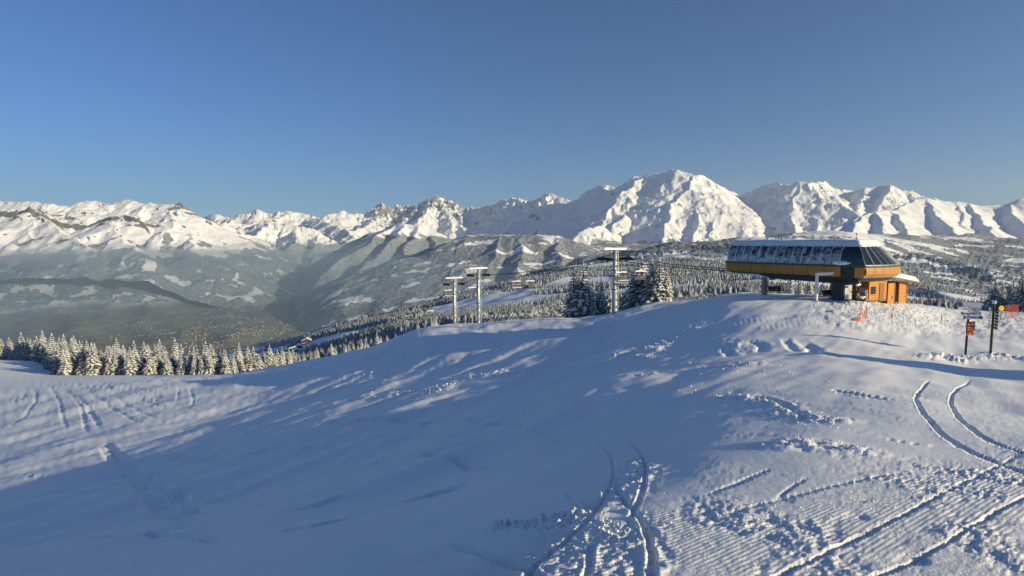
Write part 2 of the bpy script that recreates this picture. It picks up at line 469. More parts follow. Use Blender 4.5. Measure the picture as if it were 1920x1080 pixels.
lef += auto_spurs(crest_l, 1500, 2000, .36, rg, bend=.5, sub=1)
def f_lef(X, Y):
    Xw, Yw = warp(X, Y, 80, 700, 25)
    Z = ridge_height(Xw, Yw, lef, k=0.60, floor=-1300, gul=38, lam=200, seed=16)
    Dc = np.full(X.shape, 1e9)
    for A, B in list(zip(crest_l2[:-1], crest_l2[1:])) + [(crest_l[11], crest_l[12]), (crest_l[12], crest_l[13])]:
        d, t, sd = seg_dist(Xw, Yw, A, B)
        hz = A[2] + (B[2] - A[2]) * t
        lift = np.clip(1 - d / 200.0, 0, 1)
        Z = np.maximum(Z, np.where(d < 420, hz + 60 - 1.55 * np.minimum(d, 130) - .45 * np.maximum(d - 130, 0), -9e3))
        Dc = np.minimum(Dc, d)
    # cliff bands: terraces in the limestone
    band = 130.0
    q = Z + 60 * fbm(X / 900, Y / 900, 3, 44)
    fr = (q / band) % 1.0
    terr = np.floor(q / band) * band + band * sstep(.35, .65, fr) - q
    on = sstep(150, 350, Z) * sstep(820, 620, Z) * sstep(-.05, .25, fbm(X / 1100, Y / 700, 3, 91))
    Z = Z + terr * on * 0.35
    Z = Z + (ridged(X / 700, Y / 700, 6, 53, 0.5) - 1.0) * 30 + 5 * fbm(X / 90, Y / 90, 3, 61)
    dzx, dzy = slope_of(X, Y, Z)
    sl = np.hypot(dzx, dzy)
    rock = np.clip(sstep(.62, 1.15, sl) * (0.60 + .6 * fbm(X / 500, Y / 500, 3, 28)) + .8 * sstep(.7, 1.1, sl) * sstep(260, 150, Dc), 0, 1) * sstep(-60, 120, Z)
    forest = sstep(60, -330, Z + 400 * fbm(X / 380, Y / 380, 5, 24))
    forest = forest * (1 - sstep(.30, .42, fbm(X / 260, Y / 260, 4, 29)) * sstep(900, 0, Z + 900))
    return Z, {'forest': forest, 'rock': rock, 'field': 0 * Z, 'high': high_of(Z)}
sheet('cliff_range', -120, 560, 8600, 13400, 500, 210, f_lef)

# -- forested mountain in the middle with a snowy top, and the lower one to its right
fm_r = [
  spur([(690,440,12500),(716,430,12200),(740,424,12000),(760,419,11900),(785,422,11900),(810,432,12000),(840,448,12200)]),
  spur([(740,424,12000),(700,446,11000),(660,472,10200),(620,498,9600),(580,528,9000),(545,560,8500)]),
  spur([(760,419,11900),(735,452,10700),(690,492,9600),(660,520,9000),(630,556,8500)]),
  spur([(785,422,11900),(770,460,10500),(740,500,9400),(720,540,8600)]),
  spur([(810,432,12000),(815,470,10400),(790,510,9200),(775,545,8500)]),
  spur([(950,445,12000),(900,452,11500),(868,470,10800),(835,495,9800),(800,525,8900),(780,550,8300)]),
]
fm_r2 = [
  spur([(850,450,9600),(880,441,9300),(930,438,9100),(977,440,9000),(1042,442,8900),(1074,450,8800),(1092,466,8700),(1112,490,8600)]),
  spur([(880,441,9300),(868,480,8300),(850,520,7400),(840,550,6900)]),
  spur([(930,438,9100),(925,480,8000),(905,520,7200),(890,550,6700)]),
  spur([(977,440,9000),(985,480,7900),(970,520,7000)]),
  spur([(1042,442,8900),(1050,480,7900),(1040,515,7000)]),
]
def f_fm(X, Y):
    Xw, Yw = warp(X, Y, 90, 800, 35)
    Z1 = ridge_height(Xw, Yw, fm_r, k=0.52, floor=-1500, gul=26, lam=260, seed=26)
    Z2 = ridge_height(Xw, Yw, fm_r2, k=0.40, floor=-1500, gul=18, lam=260, seed=27)
    Z = np.maximum(Z1, Z2) + (ridged(X / 800, Y / 800, 5, 63, 0.45) - 1.0) * 26 + 5 * fbm(X / 60, Y / 60, 3, 67)
    Z = Z - 650 * np.clip((650 - (X / Y * FPX + 960)) / 150, 0, 1) ** 2 - 900 * sstep(1120, 1175, X / Y * FPX + 960)
    n = fbm(X / 700, Y / 450, 4, 84)
    top = np.where(Z1 > Z2, 150.0, 130.0)
    forest = sstep(top + 110, top - 130, Z + 130 * n)
    clear = sstep(.34, .46, fbm(X / 380, Y / 300, 3, 88)) * (Z2 > Z1)
    forest = forest * (1 - clear)
    return Z, {'forest': forest, 'rock': 0 * Z, 'field': 0 * Z}
sheet('forested_mountain', 500, 1180, 6400, 12900, 380, 240, f_fm)

# -- rounded white peaks at the right
rp = [
  spur([(1560,432,7600),(1586,417,8000),(1612,404,8300),(1640,396,8500),(1668,394,8800),(1699,384,9300),(1714,374,9700),(1735,371,9900),(1757,376,10000),(1794,377,10100),(1817,378,10100),(1847,384,10100),(1873,384,10000),(1889,380,10000),(1903,371,10000),(1925,367,10000),(1990,372,10000)]),
  spur([(1640,396,8500),(1656,420,7700),(1660,440,7200)]),
  spur([(1668,394,8800),(1700,415,8000),(1702,436,7400)]),
  spur([(1735,371,9900),(1752,394,9100),(1772,418,8300),(1796,440,7600),(1812,458,7100)]),
  spur([(1817,378,10100),(1832,402,9300),(1852,424,8500),(1872,446,7800),(1896,468,7200),(1922,484,6600)]),
  spur([(1889,380,10000),(1908,405,9200),(1935,430,8400),(1965,455,7600)]),
  spur([(1612,404,8300),(1600,425,7500),(1590,445,7000)]),
  spur([(1794,377,10100),(1800,400,9400),(1812,425,8600)]),
]
def f_rp(X, Y):
    Xw, Yw = warp(X, Y, 60, 700, 45)
    Z = ridge_height(Xw, Yw, rp, k=0.62, floor=-700, gul=28, lam=150, seed=36)
    Z = smooth(smooth(Z, 3, 0), 3, 1)
    Z = Z + (ridged(X / 700, Y / 700, 4, 73, 0.45) - 1.0) * 22 + 5 * fbm(X / 90, Y / 90, 3, 61)
    forest = sstep(70, -60, Z + 110 * fbm(X / 400, Y / 400, 4, 94)) * sstep(.30, .16, fbm(X / 500, Y / 330, 3, 95))
    return Z, {'forest': forest, 'rock': 0 * Z, 'field': 0 * Z}
sheet('rounded_peaks', 1480, 2010, 5600, 10600, 380, 220, f_rp)

# -- everything from the edge of the piste down to the valley floor
hr = [   # low wooded ridges
  spur([(690,603,1300),(760,596,1600),(860,562,2100),(960,530,2600),(1100,494,3300),(1200,471,3900),(1300,457,4300),(1400,449,4600)]),
  spur([(1640,476,3600),(1720,470,3500),(1790,484,3300),(1850,505,3000),(1900,535,2600)]),
  spur([(1690,520,1700),(1740,532,1600),(1800,556,1400),(1850,572,1250)]),
  spur([(1830,505,4200),(1920,505,4300),(1990,500,4400)]),
]
def f_val(X, Y):
    px = X / Y * FPX + 960
    Z = base_z(X, Y)
    far = sstep(160, 900, Y)
    Zr = ridge_height(X, Y, hr, k=0.30, floor=-1600)
    d = Zr - Z
    Z = Z + far * np.where(d > 0, d, 0) * 0.8
    mid = sstep(4500, 8000, Y) * sstep(560, 360, px)
    Z = Z + far * (22 * fbm(X / 420, Y / 420, 4, 5) * np.clip(Y / 2500, .25, 1) + 2.5 * fbm(X / 60, Y / 60, 3, 6))
    Z = Z + mid * ((ridged(X / 1500, Y / 1500, 5, 65) - 1) * 80)
    Z = Z - 1.6 * sstep(150, 125, Y)
    zv = Z + 50 * fbm(X / 600, Y / 600, 3, 66)
    valley = sstep(-820, -960, zv)
    n = fbm(X / 330, Y / 330, 4, 7) + .6 * fbm(X / 1300, Y / 1300, 3, 8)
    forest = sstep(-.10, .12, n + .22)
    left = sstep(4800, 6500, Y) * sstep(760, 600, px)
    clear = sstep(.14, .30, fbm(X / 330, Y / 260, 5, 9) + .25 * fbm(X / 1500, Y / 1500, 2, 10)) * sstep(-930, -860, zv)
    forest = forest * (1 - left) + left * (1 - clear)
    hill = sstep(900, 1000, px) * sstep(500, 900, Y) * sstep(1480, 1350, px)
    forest = np.clip(forest + .6 * hill * (n > -.45), 0, 1)
    open_ = sstep(750, 850, px) * sstep(1050, 950, px) * sstep(500, 650, Y) * sstep(1500, 1100, Y)
    forest = forest * (1 - open_ * .9)
    forest = forest * (1 - .9 * sstep(1450, 1520, px) * sstep(1680, 1640, px) * sstep(4200, 4700, Y))
    forest = forest * sstep(160, 300, Y) * (1 - valley)
    can = forest * sstep(900, 2200, Y)
    rr = np.random.default_rng(5).uniform(0, 1, X.shape)
    Z = Z + (forest > .5) * sstep(1800, 2600, Y) * rr * 11.0
    return Z, {'forest': forest, 'rock': 0 * Z, 'field': valley}
def val_sheet():
    nr = 400
    a = np.concatenate([np.linspace(float(px2a(-420)[0]), float(px2a(-110)[0]), 30)[:-1], np.linspace(float(px2a(-110)[0]), float(px2a(2030)[0]), 690), np.linspace(float(px2a(2030)[0]), float(px2a(2400)[0]), 30)[1:]])
    Yr = np.concatenate([np.exp(np.linspace(math.log(118), math.log(4500), 240))[:-1], np.linspace(4500, 14500, nr - 239)])
    Yg, Ag = np.meshgrid(Yr, a, indexing='ij')
    X = Ag * Yg
    Z, at = f_val(X, Yg)
    return grid_obj('valley_terrain', np.stack([X, Yg, Z], -1), M_TERR, at, 'structure'), (Yr, a, Z, at)
valley_obj, VAL = val_sheet()
def val_sample(x, y, key=None):
    Yr, a, Z, at = VAL
    q = x / y
    i = np.clip(np.searchsorted(a, q) - 1, 0, len(a) - 2); j = np.clip(np.searchsorted(Yr, y) - 1, 0, len(Yr) - 2)
    u = (q - a[i]) / (a[i + 1] - a[i]); v = (y - Yr[j]) / (Yr[j + 1] - Yr[j])
    F = Z if key is None else at[key]
    return (F[j, i] * (1 - u) + F[j, i + 1] * u) * (1 - v) + (F[j + 1, i] * (1 - u) + F[j + 1, i + 1] * u) * v
# ------------------------------------------------------------------ the piste in the foreground
def world_line(pts):
    return [unproject(x, y)[:2] for x, y in pts]

# ski and machine tracks: (picture points, half width m, depth m, berm m)
TRACKS = [
 # pair of sled tracks curving down at the right
 ([(1745,713),(1722,735),(1718,752),(1732,775),(1765,808),(1815,838),(1870,862),(1935,890)], .032, .06, .02),
 ([(1822,713),(1792,732),(1783,752),(1797,780),(1830,808),(1880,832),(1940,852)], .032, .06, .02),
 # long ski lines, lower right
 ([(1440,1090),(1560,1035),(1660,985),(1760,932),(1850,880),(1940,832)], .013, .028, .010),
 ([(1560,1120),(1640,1085),(1700,1060),(1780,1020),(1860,968),(1940,922)], .013, .026, .010),
 ([(1280,985),(1370,962),(1480,934),(1600,905),(1740,880)], .014, .016, .008),
 ([(1330,925),(1380,908),(1450,880)], .012, .024, .007), ([(1316,934),(1360,917),(1430,889)], .012, .024, .007),
 ([(1455,938),(1490,912),(1518,898)], .011, .022, .006),
 # crossing curves in the middle foreground
 ([(985,1085),(1050,1022),(1110,968),(1140,915),(1150,870),(1140,838),(1115,815)], .018, .035, .010),
 ([(1222,1085),(1218,1020),(1208,985),(1172,940),(1150,905)], .024, .045, .018),
 ([(1140,1035),(1175,985),(1200,930),(1210,880),(1206,850),(1190,822),(1172,812)], .022, .045, .016),
 ([(840,1015),(920,1045),(1010,1085)], .03, .03, .015), ([(1100,1090),(1110,1020)], .025, .03, .015),
 ([(1060,915),(1085,945),(1098,968)], .02, .02, .01),
 # big skid track on the left
 ([(190,830),(215,860),(255,905),(300,940),(370,975),(450,995)], .45, .30, .12),
 ([(185,825),(225,850),(270,890),(340,930),(420,962),(520,975)], .30, .22, .08),
 ([(450,985),(560,960),(660,930)], .2, .10, .05),
 ([(30,893),(110,892),(200,885),(235,880)], .15, .16, .06),
 ([(560,800),(760,790),(950,800),(1080,825)], .16, .12, .05), ([(640,872),(800,862),(960,866),(1040,880)], .10, .08, .03), ([(480,1000),(640,965),(800,920),(900,890)], .12, .10, .04), ([(300,860),(500,850),(700,825)], .16, .10, .04), ([(430,760),(600,735),(800,690),(960,650)], .3, .12, .06), ([(120,1020),(300,1010),(420,1020)], .1, .10, .04),
 # fan of ski tracks at the far left
 ([(20,712),(120,720),(200,740),(260,770),(330,800)], .30, .12, .10),
 ([(20,716),(100,725),(150,748),(180,790),(195,822)], .30, .14, .10),
 ([(20,706),(150,712),(250,728),(320,752),(385,775)], .30, .12, .10),
 ([(90,722),(110,750),(120,790),(130,815)], .25, .12, .09),
 ([(60,728),(68,745),(50,775),(20,800)], .30, .13, .09),
 ([(120,726),(150,760),(160,800),(170,820)], .25, .12, .09),
 ([(160,730),(205,760),(255,790),(300,800)], .25, .12, .09),
 ([(100,716),(200,728),(300,760),(350,776)], .3, .12, .10),
 ([(175,708),(205,725),(215,740)], .2, .10, .05),
 ([(230,725),(262,742),(300,750),(360,770)], .25, .10, .06),
 ([(355,728),(362,748),(356,766)], .2, .10, .05), ([(335,728),(332,752)], .2, .08, .05),
 ([(20,740),(40,738),(45,745),(22,755)], .4, .2, .1),
 # tracks near the lift station
 ([(1360,612),(1440,600),(1520,592),(1600,588)], .5, .06, .08),
 ([(1430,604),(1490,590),(1560,580),(1610,582)], .5, .06, .08),
 ([(1390,640),(1425,645),(1432,660)], .3, .10, .06),
 ([(1500,640),(1520,650),(1530,662),(1570,674),(1620,676)], .35, .14, .08),
 ([(1470,636),(1488,655),(1500,664)], .25, .08, .05),
 ([(1370,645),(1362,655),(1370,668)], .3, .12, .08),
 ([(1390,741),(1450,748),(1490,765),(1520,785)], .10, .08, .05),
 ([(1560,733),(1610,742),(1660,750)], .10, .10, .06),
 ([(900,628),(915,632),(935,645),(955,655)], .35, .22, .18),
 ([(1285,700),(1350,690),(1420,685)], .2, .08, .05),
 ([(1640,815),(1740,828),(1840,832)], .03, .02, .01),
]
# broken, lumpy snow thrown up along old machine edges: (points, half width, height)
BERMS = [
 ([(685,748),(740,742),(800,733),(840,728)], .9, .16), ([(860,712),(920,706),(980,700),(1015,692)], .9, .22),
 ([(1040,688),(1075,690)], .5, .18), ([(1195,672),(1225,655),(1245,640),(1300,612)], 1.3, .22),
 ([(1150,672),(1165,668)], .5, .2), ([(1180,720),(1300,698),(1420,690)], .5, .12),
 ([(1340,745),(1400,745),(1450,752),(1500,775),(1560,785)], .35, .08), ([(1470,835),(1530,830),(1600,845)], .35, .07),
 ([(640,712),(690,700),(720,694)], .6, .18), ([(730,664),(760,662)], .6, .15), ([(1040,628),(1110,620),(1150,614)], .5, .2),
 ([(1735,672),(1770,668),(1800,676)], .5, .25), ([(1870,664),(1890,668),(1930,672)], .5, .25), ([(1795,668),(1860,670)], .6, .18),
 ([(930,985),(1000,975),(1090,965)], .10, .05), ([(1100,960),(1180,900),(1200,850)], .25, .04),
 ([(1310,640),(1370,640),(1372,660)], .9, .12), ([(350,704),(385,700),(400,700)], .8, .25),
]

CLEAT = [[(1350,612),(1440,600),(1520,592),(1600,588)], [(1430,604),(1490,590),(1560,580),(1610,582)], [(1440,615),(1520,604),(1600,598),(1640,598)]]
def project(X, Y, Z):
    c, s = math.cos(TH), math.sin(TH)
    d = c * Y - s * Z
    return 960 + FPX * X / d, 540 - FPX * (s * Y + c * Z) / d

def poly_dist(X, Y, pl):
    D = np.full(X.shape, 1e9)
    for A, B in zip(pl[:-1], pl[1:]):
        d, t, side = seg_dist(X, Y, A, B)
        D = np.minimum(D, d)
    return D

def smooth_line(pl, n=6):
    pl = [np.asarray(p, float) for p in pl]
    if len(pl) < 3: return pl
    out = []
    for i in range(len(pl) - 1):
        p0 = pl[max(i - 1, 0)]; p1 = pl[i]; p2 = pl[i + 1]; p3 = pl[min(i + 2, len(pl) - 1)]
        for k in range(n):
            t = k / n
            out.append(.5 * ((2 * p1) + (p2 - p0) * t + (2 * p0 - 5 * p1 + 4 * p2 - p3) * t * t + (3 * p1 - p0 - 3 * p2 + p3) * t ** 3))
    out.append(pl[-1])
    return out

def near_height(X, Y, fine=True):
    Z = base_z(X, Y)
    px, py = project(X, Y, Z)
    fade = sstep(148, 120, Y)
    # swells of the snow cover
    und = 0.36 * fbm(X / 11, Y / 16, 3, 101) + 0.06 * fbm(X / 2.3, Y / 3.0, 3, 102) + 0.13 * fbm((X * .8 - Y * .6) / 2.6, (X * .6 + Y * .8) / 17, 3, 103)
    und = und * (1 - .45 * sstep(1150, 1350, px))
    Z = Z + und * fade * np.clip(Y / 14, .12, 1)
    # knoll under the far pylons, unseen mound added at right to cast the shadow band
    kx, ky = float(px2a(800)[0]) * 108, 108
    Z = Z + fade * 0.8 * np.exp(-((X - kx) / 19) ** 2 - ((Y - ky) / 14) ** 2)
    q = 1.0 * (X - 27.5) + 0 * Y
    Z = Z + 5.2 * np.exp(-((X - 31) / 4.2) ** 2 - ((Y - 20.6) / 4.4) ** 2)
    # how broken the surface is
    edge = 1045 - 0.172 * (px - 740)                    # border of the rough machine-worked snow
    rough = sstep(-25, 45, py - edge + 40 * noise(X / .8, Y / .8, 7)) * sstep(640, 760, px)
    st = sstep(1490, 1580, px) * sstep(556, 562, py) * sstep(648, 610, py) * sstep(36, 44, Y)
    left = sstep(480, 300, px) * sstep(830, 790, py) * .5
    mid_r = .22 * sstep(1250, 1400, px) * sstep(715, 730, py)
    rough = np.clip(np.maximum(np.maximum(rough, mid_r), np.maximum(st, left * .4)), 0, 1) + .06
    ribs = sstep(.25, .5, rough) * sstep(-.15, .15, fbm(X / 1.4, Y / 1.4, 2, 8)) * sstep(10, 6, Y)
    mb_ = 0 * Z
    for k in CLEAT:
        pl = smooth_line(world_line(k)); mb_ = np.maximum(mb_, sstep(.85, .6, poly_dist(X, Y, pl)))
    patch = .35 + .9 * sstep(-.2, .35, fbm(X / 1.1, Y / 1.6, 3, 117))
    Z = Z + rough * patch * (0.015 * fbm(X / .13, Y / .13, 3, 111) + 0.014 * fbm(X / .55, Y / .55, 2, 112) + .010 * fbm(X / .05, Y / .05, 2, 118) * sstep(9, 5, Y)) * np.clip(Y / 5, .5, 1.3)
    Z = Z + st * (0.08 * fbm(X / 1.3, Y / 1.3, 2, 113) + .07 * np.maximum(fbm(X / .45, Y / .45, 2, 115), -.1))
    Z = Z + left * .10 * fbm(X / 3.0, Y / 3.0, 3, 114) 
    # boot holes in the soft snow, lower right
    hole = sstep(.42, .60, noise(X / .34, Y / .34, 120)) * sstep(1380, 1500, px) * sstep(900, 960, py)
    Z = Z - hole * .014
    for pts, w, dep, berm in TRACKS:
        pl = smooth_line(world_line(pts))
        xs = [p[0] for p in pl]; ys = [p[1] for p in pl]; R = w * 5 + .3
        m = (X > min(xs) - R) & (X < max(xs) + R) & (Y > min(ys) - R) & (Y < max(ys) + R)
        if not m.any(): continue
        x = X[m]; y = Y[m]
        x = x + w * .5 * noise(x / (w * 9), y / (w * 9), 5); 
        D = poly_dist(x, y, pl)
        w2 = np.maximum(w, y * .0015)
        e0 = np.hypot(x - pl[0][0], y - pl[0][1]); e1 = np.hypot(x - pl[-1][0], y - pl[-1][1])
        Lp = sum(float(np.hypot(*(b_ - a_))) for a_, b_ in zip(pl[:-1], pl[1:]))
        inside = lambda q: 25 < q[0] < 1895 and q[1] < 1062
        tp = (sstep(0, .2 * Lp, e0) if inside(pts[0]) else 1.0) * (sstep(0, .2 * Lp, e1) if inside(pts[-1]) else 1.0)
        Z[m] += tp * -dep * sstep(1.25, .65, D / w2) + tp * .75 * berm * np.exp(-((D - 1.75 * w2) / (.5 * w2)) ** 2) * (.35 + .9 * noise(x / (w * 5), y / (w * 5), 6))
    for pts, w, hgt in BERMS:
        pl = smooth_line(world_line(pts))
        xs = [p[0] for p in pl]; ys = [p[1] for p in pl]; R = w * 4
        m = (X > min(xs) - R) & (X < max(xs) + R) & (Y > min(ys) - R) & (Y < max(ys) + R)
        if not m.any(): continue
        x = X[m]; y = Y[m]
        D = poly_dist(x + w * .8 * noise(x / (2 * w), y / (2 * w), 9), y + w * .8 * noise(x / (2 * w), y / (2 * w), 10), pl)
        e = np.exp(-(D / w) ** 2)
        Z[m] += hgt * e * (.55 + .8 * fbm(x / (w * .6), y / (w * .6), 3, 12))
        rough[m] = np.maximum(rough[m], e * .8)
    # cleated machine trail beside the station
    tr = mb_ * .016 * np.sin((X * .95 + Y * .3) * 2 * math.pi / .42)
    Z = Z + tr
    Z = Z * fade + base_z(X, Y) * (1 - fade)
    return Z, rough, ribs

def near_sheet():
    nr = 430
    a = np.concatenate([np.linspace(float(px2a(-420)[0]), float(px2a(-60)[0]), 40)[:-1], np.linspace(float(px2a(-60)[0]), float(px2a(1980)[0]), 840), np.linspace(float(px2a(1980)[0]), float(px2a(2400)[0]), 60)[1:]])
    Yf = np.exp(np.linspace(math.log(1.3), math.log(150), 4000))
    e = base_E(np.full_like(Yf, float(px2a(1150)[0])), Yf)
    e = np.minimum.accumulate(e)
    s = .55 * (e[0] - e) / (e[0] - e[-1]) + .45 * np.linspace(0, 1, 4000)
    Yr = np.interp(np.linspace(0, 1, nr), s, Yf)
    Yg, Ag = np.meshgrid(Yr, a, indexing='ij')
    X = Ag * Yg
    Z, rough, ribs = near_height(X, Yg)
    o = grid_obj('snow_piste', np.stack([X, Yg, Z], -1), M_SNOW, {'rough': rough, 'ribs': ribs}, 'structure')
    return Yr, a, Z
NEAR = near_sheet()
def near_z(x, y):
    Yr, a, Z = NEAR
    q = x / y
    i = int(np.clip(np.searchsorted(a, q) - 1, 0, len(a) - 2)); j = int(np.clip(np.searchsorted(Yr, y) - 1, 0, len(Yr) - 2))
    u = (q - a[i]) / (a[i + 1] - a[i]); v = (y - Yr[j]) / (Yr[j + 1] - Yr[j])
    return float((Z[j, i] * (1 - u) + Z[j, i + 1] * u) * (1 - v) + (Z[j + 1, i] * (1 - u) + Z[j + 1, i + 1] * u) * v)
def ground_z(x, y):
    return near_z(x, y) if y < 149.5 else float(val_sample(np.array([x]), np.array([y]))[0])
def on_snow(px, py):
    """world point of the snow surface seen at a picture point"""
    p = unproject(px, py)
    return Vector((p[0], p[1], near_z(p[0], p[1])))

def haze_box():
    x0, x1, y0, y1, z0, z1 = -27000, 27000, -4000, 30500, -1700, 3000
    bm = bmesh.new()
    bmesh.ops.create_cube(bm, size=1)
    for v in bm.verts:
        v.co = (x0 if v.co.x < 0 else x1, y0 if v.co.y < 0 else y1, z0 if v.co.z < 0 else z1)
    me = bpy.data.meshes.new('haze'); bm.to_mesh(me); bm.free()
    m = bpy.data.materials.new('thin_mountain_air'); m.use_nodes = True
    t = m.node_tree; t.nodes.clear()
    o = t.nodes.new('ShaderNodeOutputMaterial'); v = t.nodes.new('ShaderNodeVolumePrincipled')
    v.inputs['Color'].default_value = (0.80, 0.90, 1.0, 1)
    v.inputs['Density'].default_value = 1.8e-5
    v.inputs['Anisotropy'].default_value = 0.2
    t.links.new(v.outputs[0], o.inputs['Volume'])
    me.materials.append(m)
    ob = bpy.data.objects.new('haze', me); link(ob)
    tag(ob, kind='stuff', label='thin bluish mountain air over the whole valley', cat='haze')
haze_box()

def mist_material(name, dens, col=(0.78, 0.88, 1.0, 1)):
    m = bpy.data.materials.new(name); m.use_nodes = True
    t = m.node_tree; t.nodes.clear()
    o = t.nodes.new('ShaderNodeOutputMaterial'); v = t.nodes.new('ShaderNodeVolumePrincipled')
    v.inputs['Color'].default_value = col
    v.inputs['Density'].default_value = dens
    t.links.new(v.outputs[0], o.inputs['Volume'])
    return m
def mist_bank(cx, cy, cz, rx, ry, rz, mat, label, seed):
    bm = bmesh.new()
    bmesh.ops.create_icosphere(bm, subdivisions=4, radius=1)
    for v in bm.verts:
        n = 1 + .28 * float(fbm(np.array([v.co.x * 2.2 + seed]), np.array([v.co.y * 2.2 + v.co.z]), 3, seed)[0])
        v.co = Vector((v.co.x * rx * n, v.co.y * ry * n, v.co.z * rz * n))
    me = bpy.data.meshes.new('mist_bank'); bm.to_mesh(me); bm.free(); me.materials.append(mat)
    o = bpy.data.objects.new('mist_bank', me); link(o); o.location = (cx, cy, cz)
    return tag(o, label, 'mist', kind='stuff')
M_MIST = mist_material('valley_mist', 7e-4)
M_LOW = mist_material('valley_vapour', 1.7e-4, (0.55, 0.80, 1.0, 1))
def mist(px, py, Y, wpx, hpx, dep, label, seed, mat=None):
    p = wp(px, py, Y); k = Y / FPX
    mist_bank(p[0], p[1], p[2], wpx * k, dep, hpx * k, mat or M_MIST, label, seed)
mist(60, 483, 8600, 110, 17, 700, 'grey mist bank below the cliffs at the far left of the valley', 3)
mist(330, 474, 9300, 190, 8, 600, 'long thin streak of mist under the pale cliff range', 5)
mist(540, 476, 11800, 120, 9, 700, 'thin mist in front of the rounded white dome', 8)
mist(1118, 478, 8200, 40, 13, 400, 'small mist patch behind the nearest lift pylon', 11)
mist_bank(-4300, 9000, -820, 6200, 4300, 800, M_LOW, 'blue vapour lying over the valley floor', 14)
# ------------------------------------------------------------------ mesh building kit
class MB:
    def __init__(s): s.v = []; s.f = []; s.m = []
    def add(s, vs, fs, mi=0):
        b = len(s.v); s.v += [tuple(v) for v in vs]; s.f += [tuple(b + i for i in f) for f in fs]; s.m += [mi] * len(fs); return s
    def box(s, c, d, M=None, mi=0, bev=0.0):
        x, y, z = d[0] / 2, d[1] / 2, d[2] / 2
        if bev > 0:
            b = min(bev, x * .9, y * .9, z * .9)
            bm = bmesh.new(); bmesh.ops.create_cube(bm, size=1)
            for q in bm.verts: q.co = (q.co.x * d[0], q.co.y * d[1], q.co.z * d[2])
            bmesh.ops.bevel(bm, geom=bm.edges[:], offset=b, segments=1, affect='EDGES')
            bm.verts.ensure_lookup_table()
            vs = [q.co.copy() for q in bm.verts]; fs = [[q.index for q in f.verts] for f in bm.faces]; bm.free()
        else:
            vs = [Vector(p) for p in ((-x,-y,-z),(x,-y,-z),(x,y,-z),(-x,y,-z),(-x,-y,z),(x,-y,z),(x,y,z),(-x,y,z))]
            fs = [(0,3,2,1),(4,5,6,7),(0,1,5,4),(1,2,6,5),(2,3,7,6),(3,0,4,7)]
        c = Vector(c)
        vs = [(M @ v if M is not None else v) + c for v in vs]
        return s.add(vs, fs, mi)
    def bar(s, a, b, w, h=None, mi=0, up=(0, 0, 1)):
        """box beam from a to b"""
        a = Vector(a); b = Vector(b); d = b - a; L = d.length
        if L < 1e-6: return s
        y = d.normalized(); u = Vector(up)
        if abs(y.dot(u)) > .98: u = Vector((1, 0, 0))
        x = y.cross(u).normalized(); z = x.cross(y)
        M = Matrix((x, y, z)).transposed()
        return s.box((a + b) / 2, (w, L, h or w), M, mi)
    def tube(s, pts, r, n=8, mi=0, caps=True, r2=None):
        pts = [Vector(p) for p in pts]; rings = []
        for i, p in enumerate(pts):
            d = (pts[min(i + 1, len(pts) - 1)] - pts[max(i - 1, 0)]).normalized()
            u = Vector((0, 0, 1)) if abs(d.z) < .9 else Vector((1, 0, 0))
            x = d.cross(u).normalized(); y = x.cross(d)
            rr = r if r2 is None else r + (r2 - r) * i / (len(pts) - 1)
            rings.append([p + x * rr * math.cos(2 * math.pi * k / n) + y * rr * math.sin(2 * math.pi * k / n) for k in range(n)])
        vs = [v for rg_ in rings for v in rg_]; fs = []
        for i in range(len(pts) - 1):
            for k in range(n):
                fs.append((i * n + k, i * n + (k + 1) % n, (i + 1) * n + (k + 1) % n, (i + 1) * n + k))
        if caps:
            fs.append(tuple(range(n - 1, -1, -1))); fs.append(tuple((len(pts) - 1) * n + k for k in range(n)))
        return s.add(vs, fs, mi)
    def prism(s, poly, depth_vec, mi=0):
        n = len(poly); d = Vector(depth_vec); p = [Vector(q) for q in poly]
        return s.add(p + [q + d for q in p], [tuple(range(n - 1, -1, -1)), tuple(range(n, 2 * n))] + [(i, (i + 1) % n, n + (i + 1) % n, n + i) for i in range(n)], mi)
    def mesh(s, name, mats, smooth_=False):
        me = bpy.data.meshes.new(name); me.from_pydata([tuple(v) for v in s.v], [], s.f)
        for m in (mats if isinstance(mats, (list, tuple)) else [mats]): me.materials.append(m)
        if any(s.m): me.polygons.foreach_set('material_index', s.m)
        if smooth_: me.polygons.foreach_set('use_smooth', [True] * len(s.f))
        me.update(); return me
    def build(s, name, mats, parent=None, smooth_=False, loc=None):
        o = bpy.data.objects.new(name, s.mesh(name, mats, smooth_)); link(o, parent)
        if loc is not None: o.location = loc
        return o

def empty(name, loc, rz=0.0):
    o = bpy.data.objects.new(name, None); o.empty_display_size = .5; link(o)
    o.location = loc; o.rotation_euler = (0, 0, rz); return o

def copy_tree(o, parent=None):
    c = o.copy(); COL.objects.link(c); c.parent = parent
    for ch in list(o.children): copy_tree(ch, c)
    return c

def flat(name, col, rough=.6, metal=0.0, spec=.3, grain=0.0, gs=8.0, bump=0.0):
    k = NT(name)
    c = (*col, 1)
    nb = None
    if grain or bump:
        tc = k.n('TexCoord').outputs['Object']
        n = k.noise(gs, 4, .6, vec=tc)
        if grain: c = k.mix(k.ramp(n, .3, .7), tuple(x * (1 - grain) for x in col), tuple(min(1, x * (1 + grain)) for x in col))
        if bump: nb = k.bump(n, .6, bump)
    return k.bsdf(c, rough, nb, metal, spec)

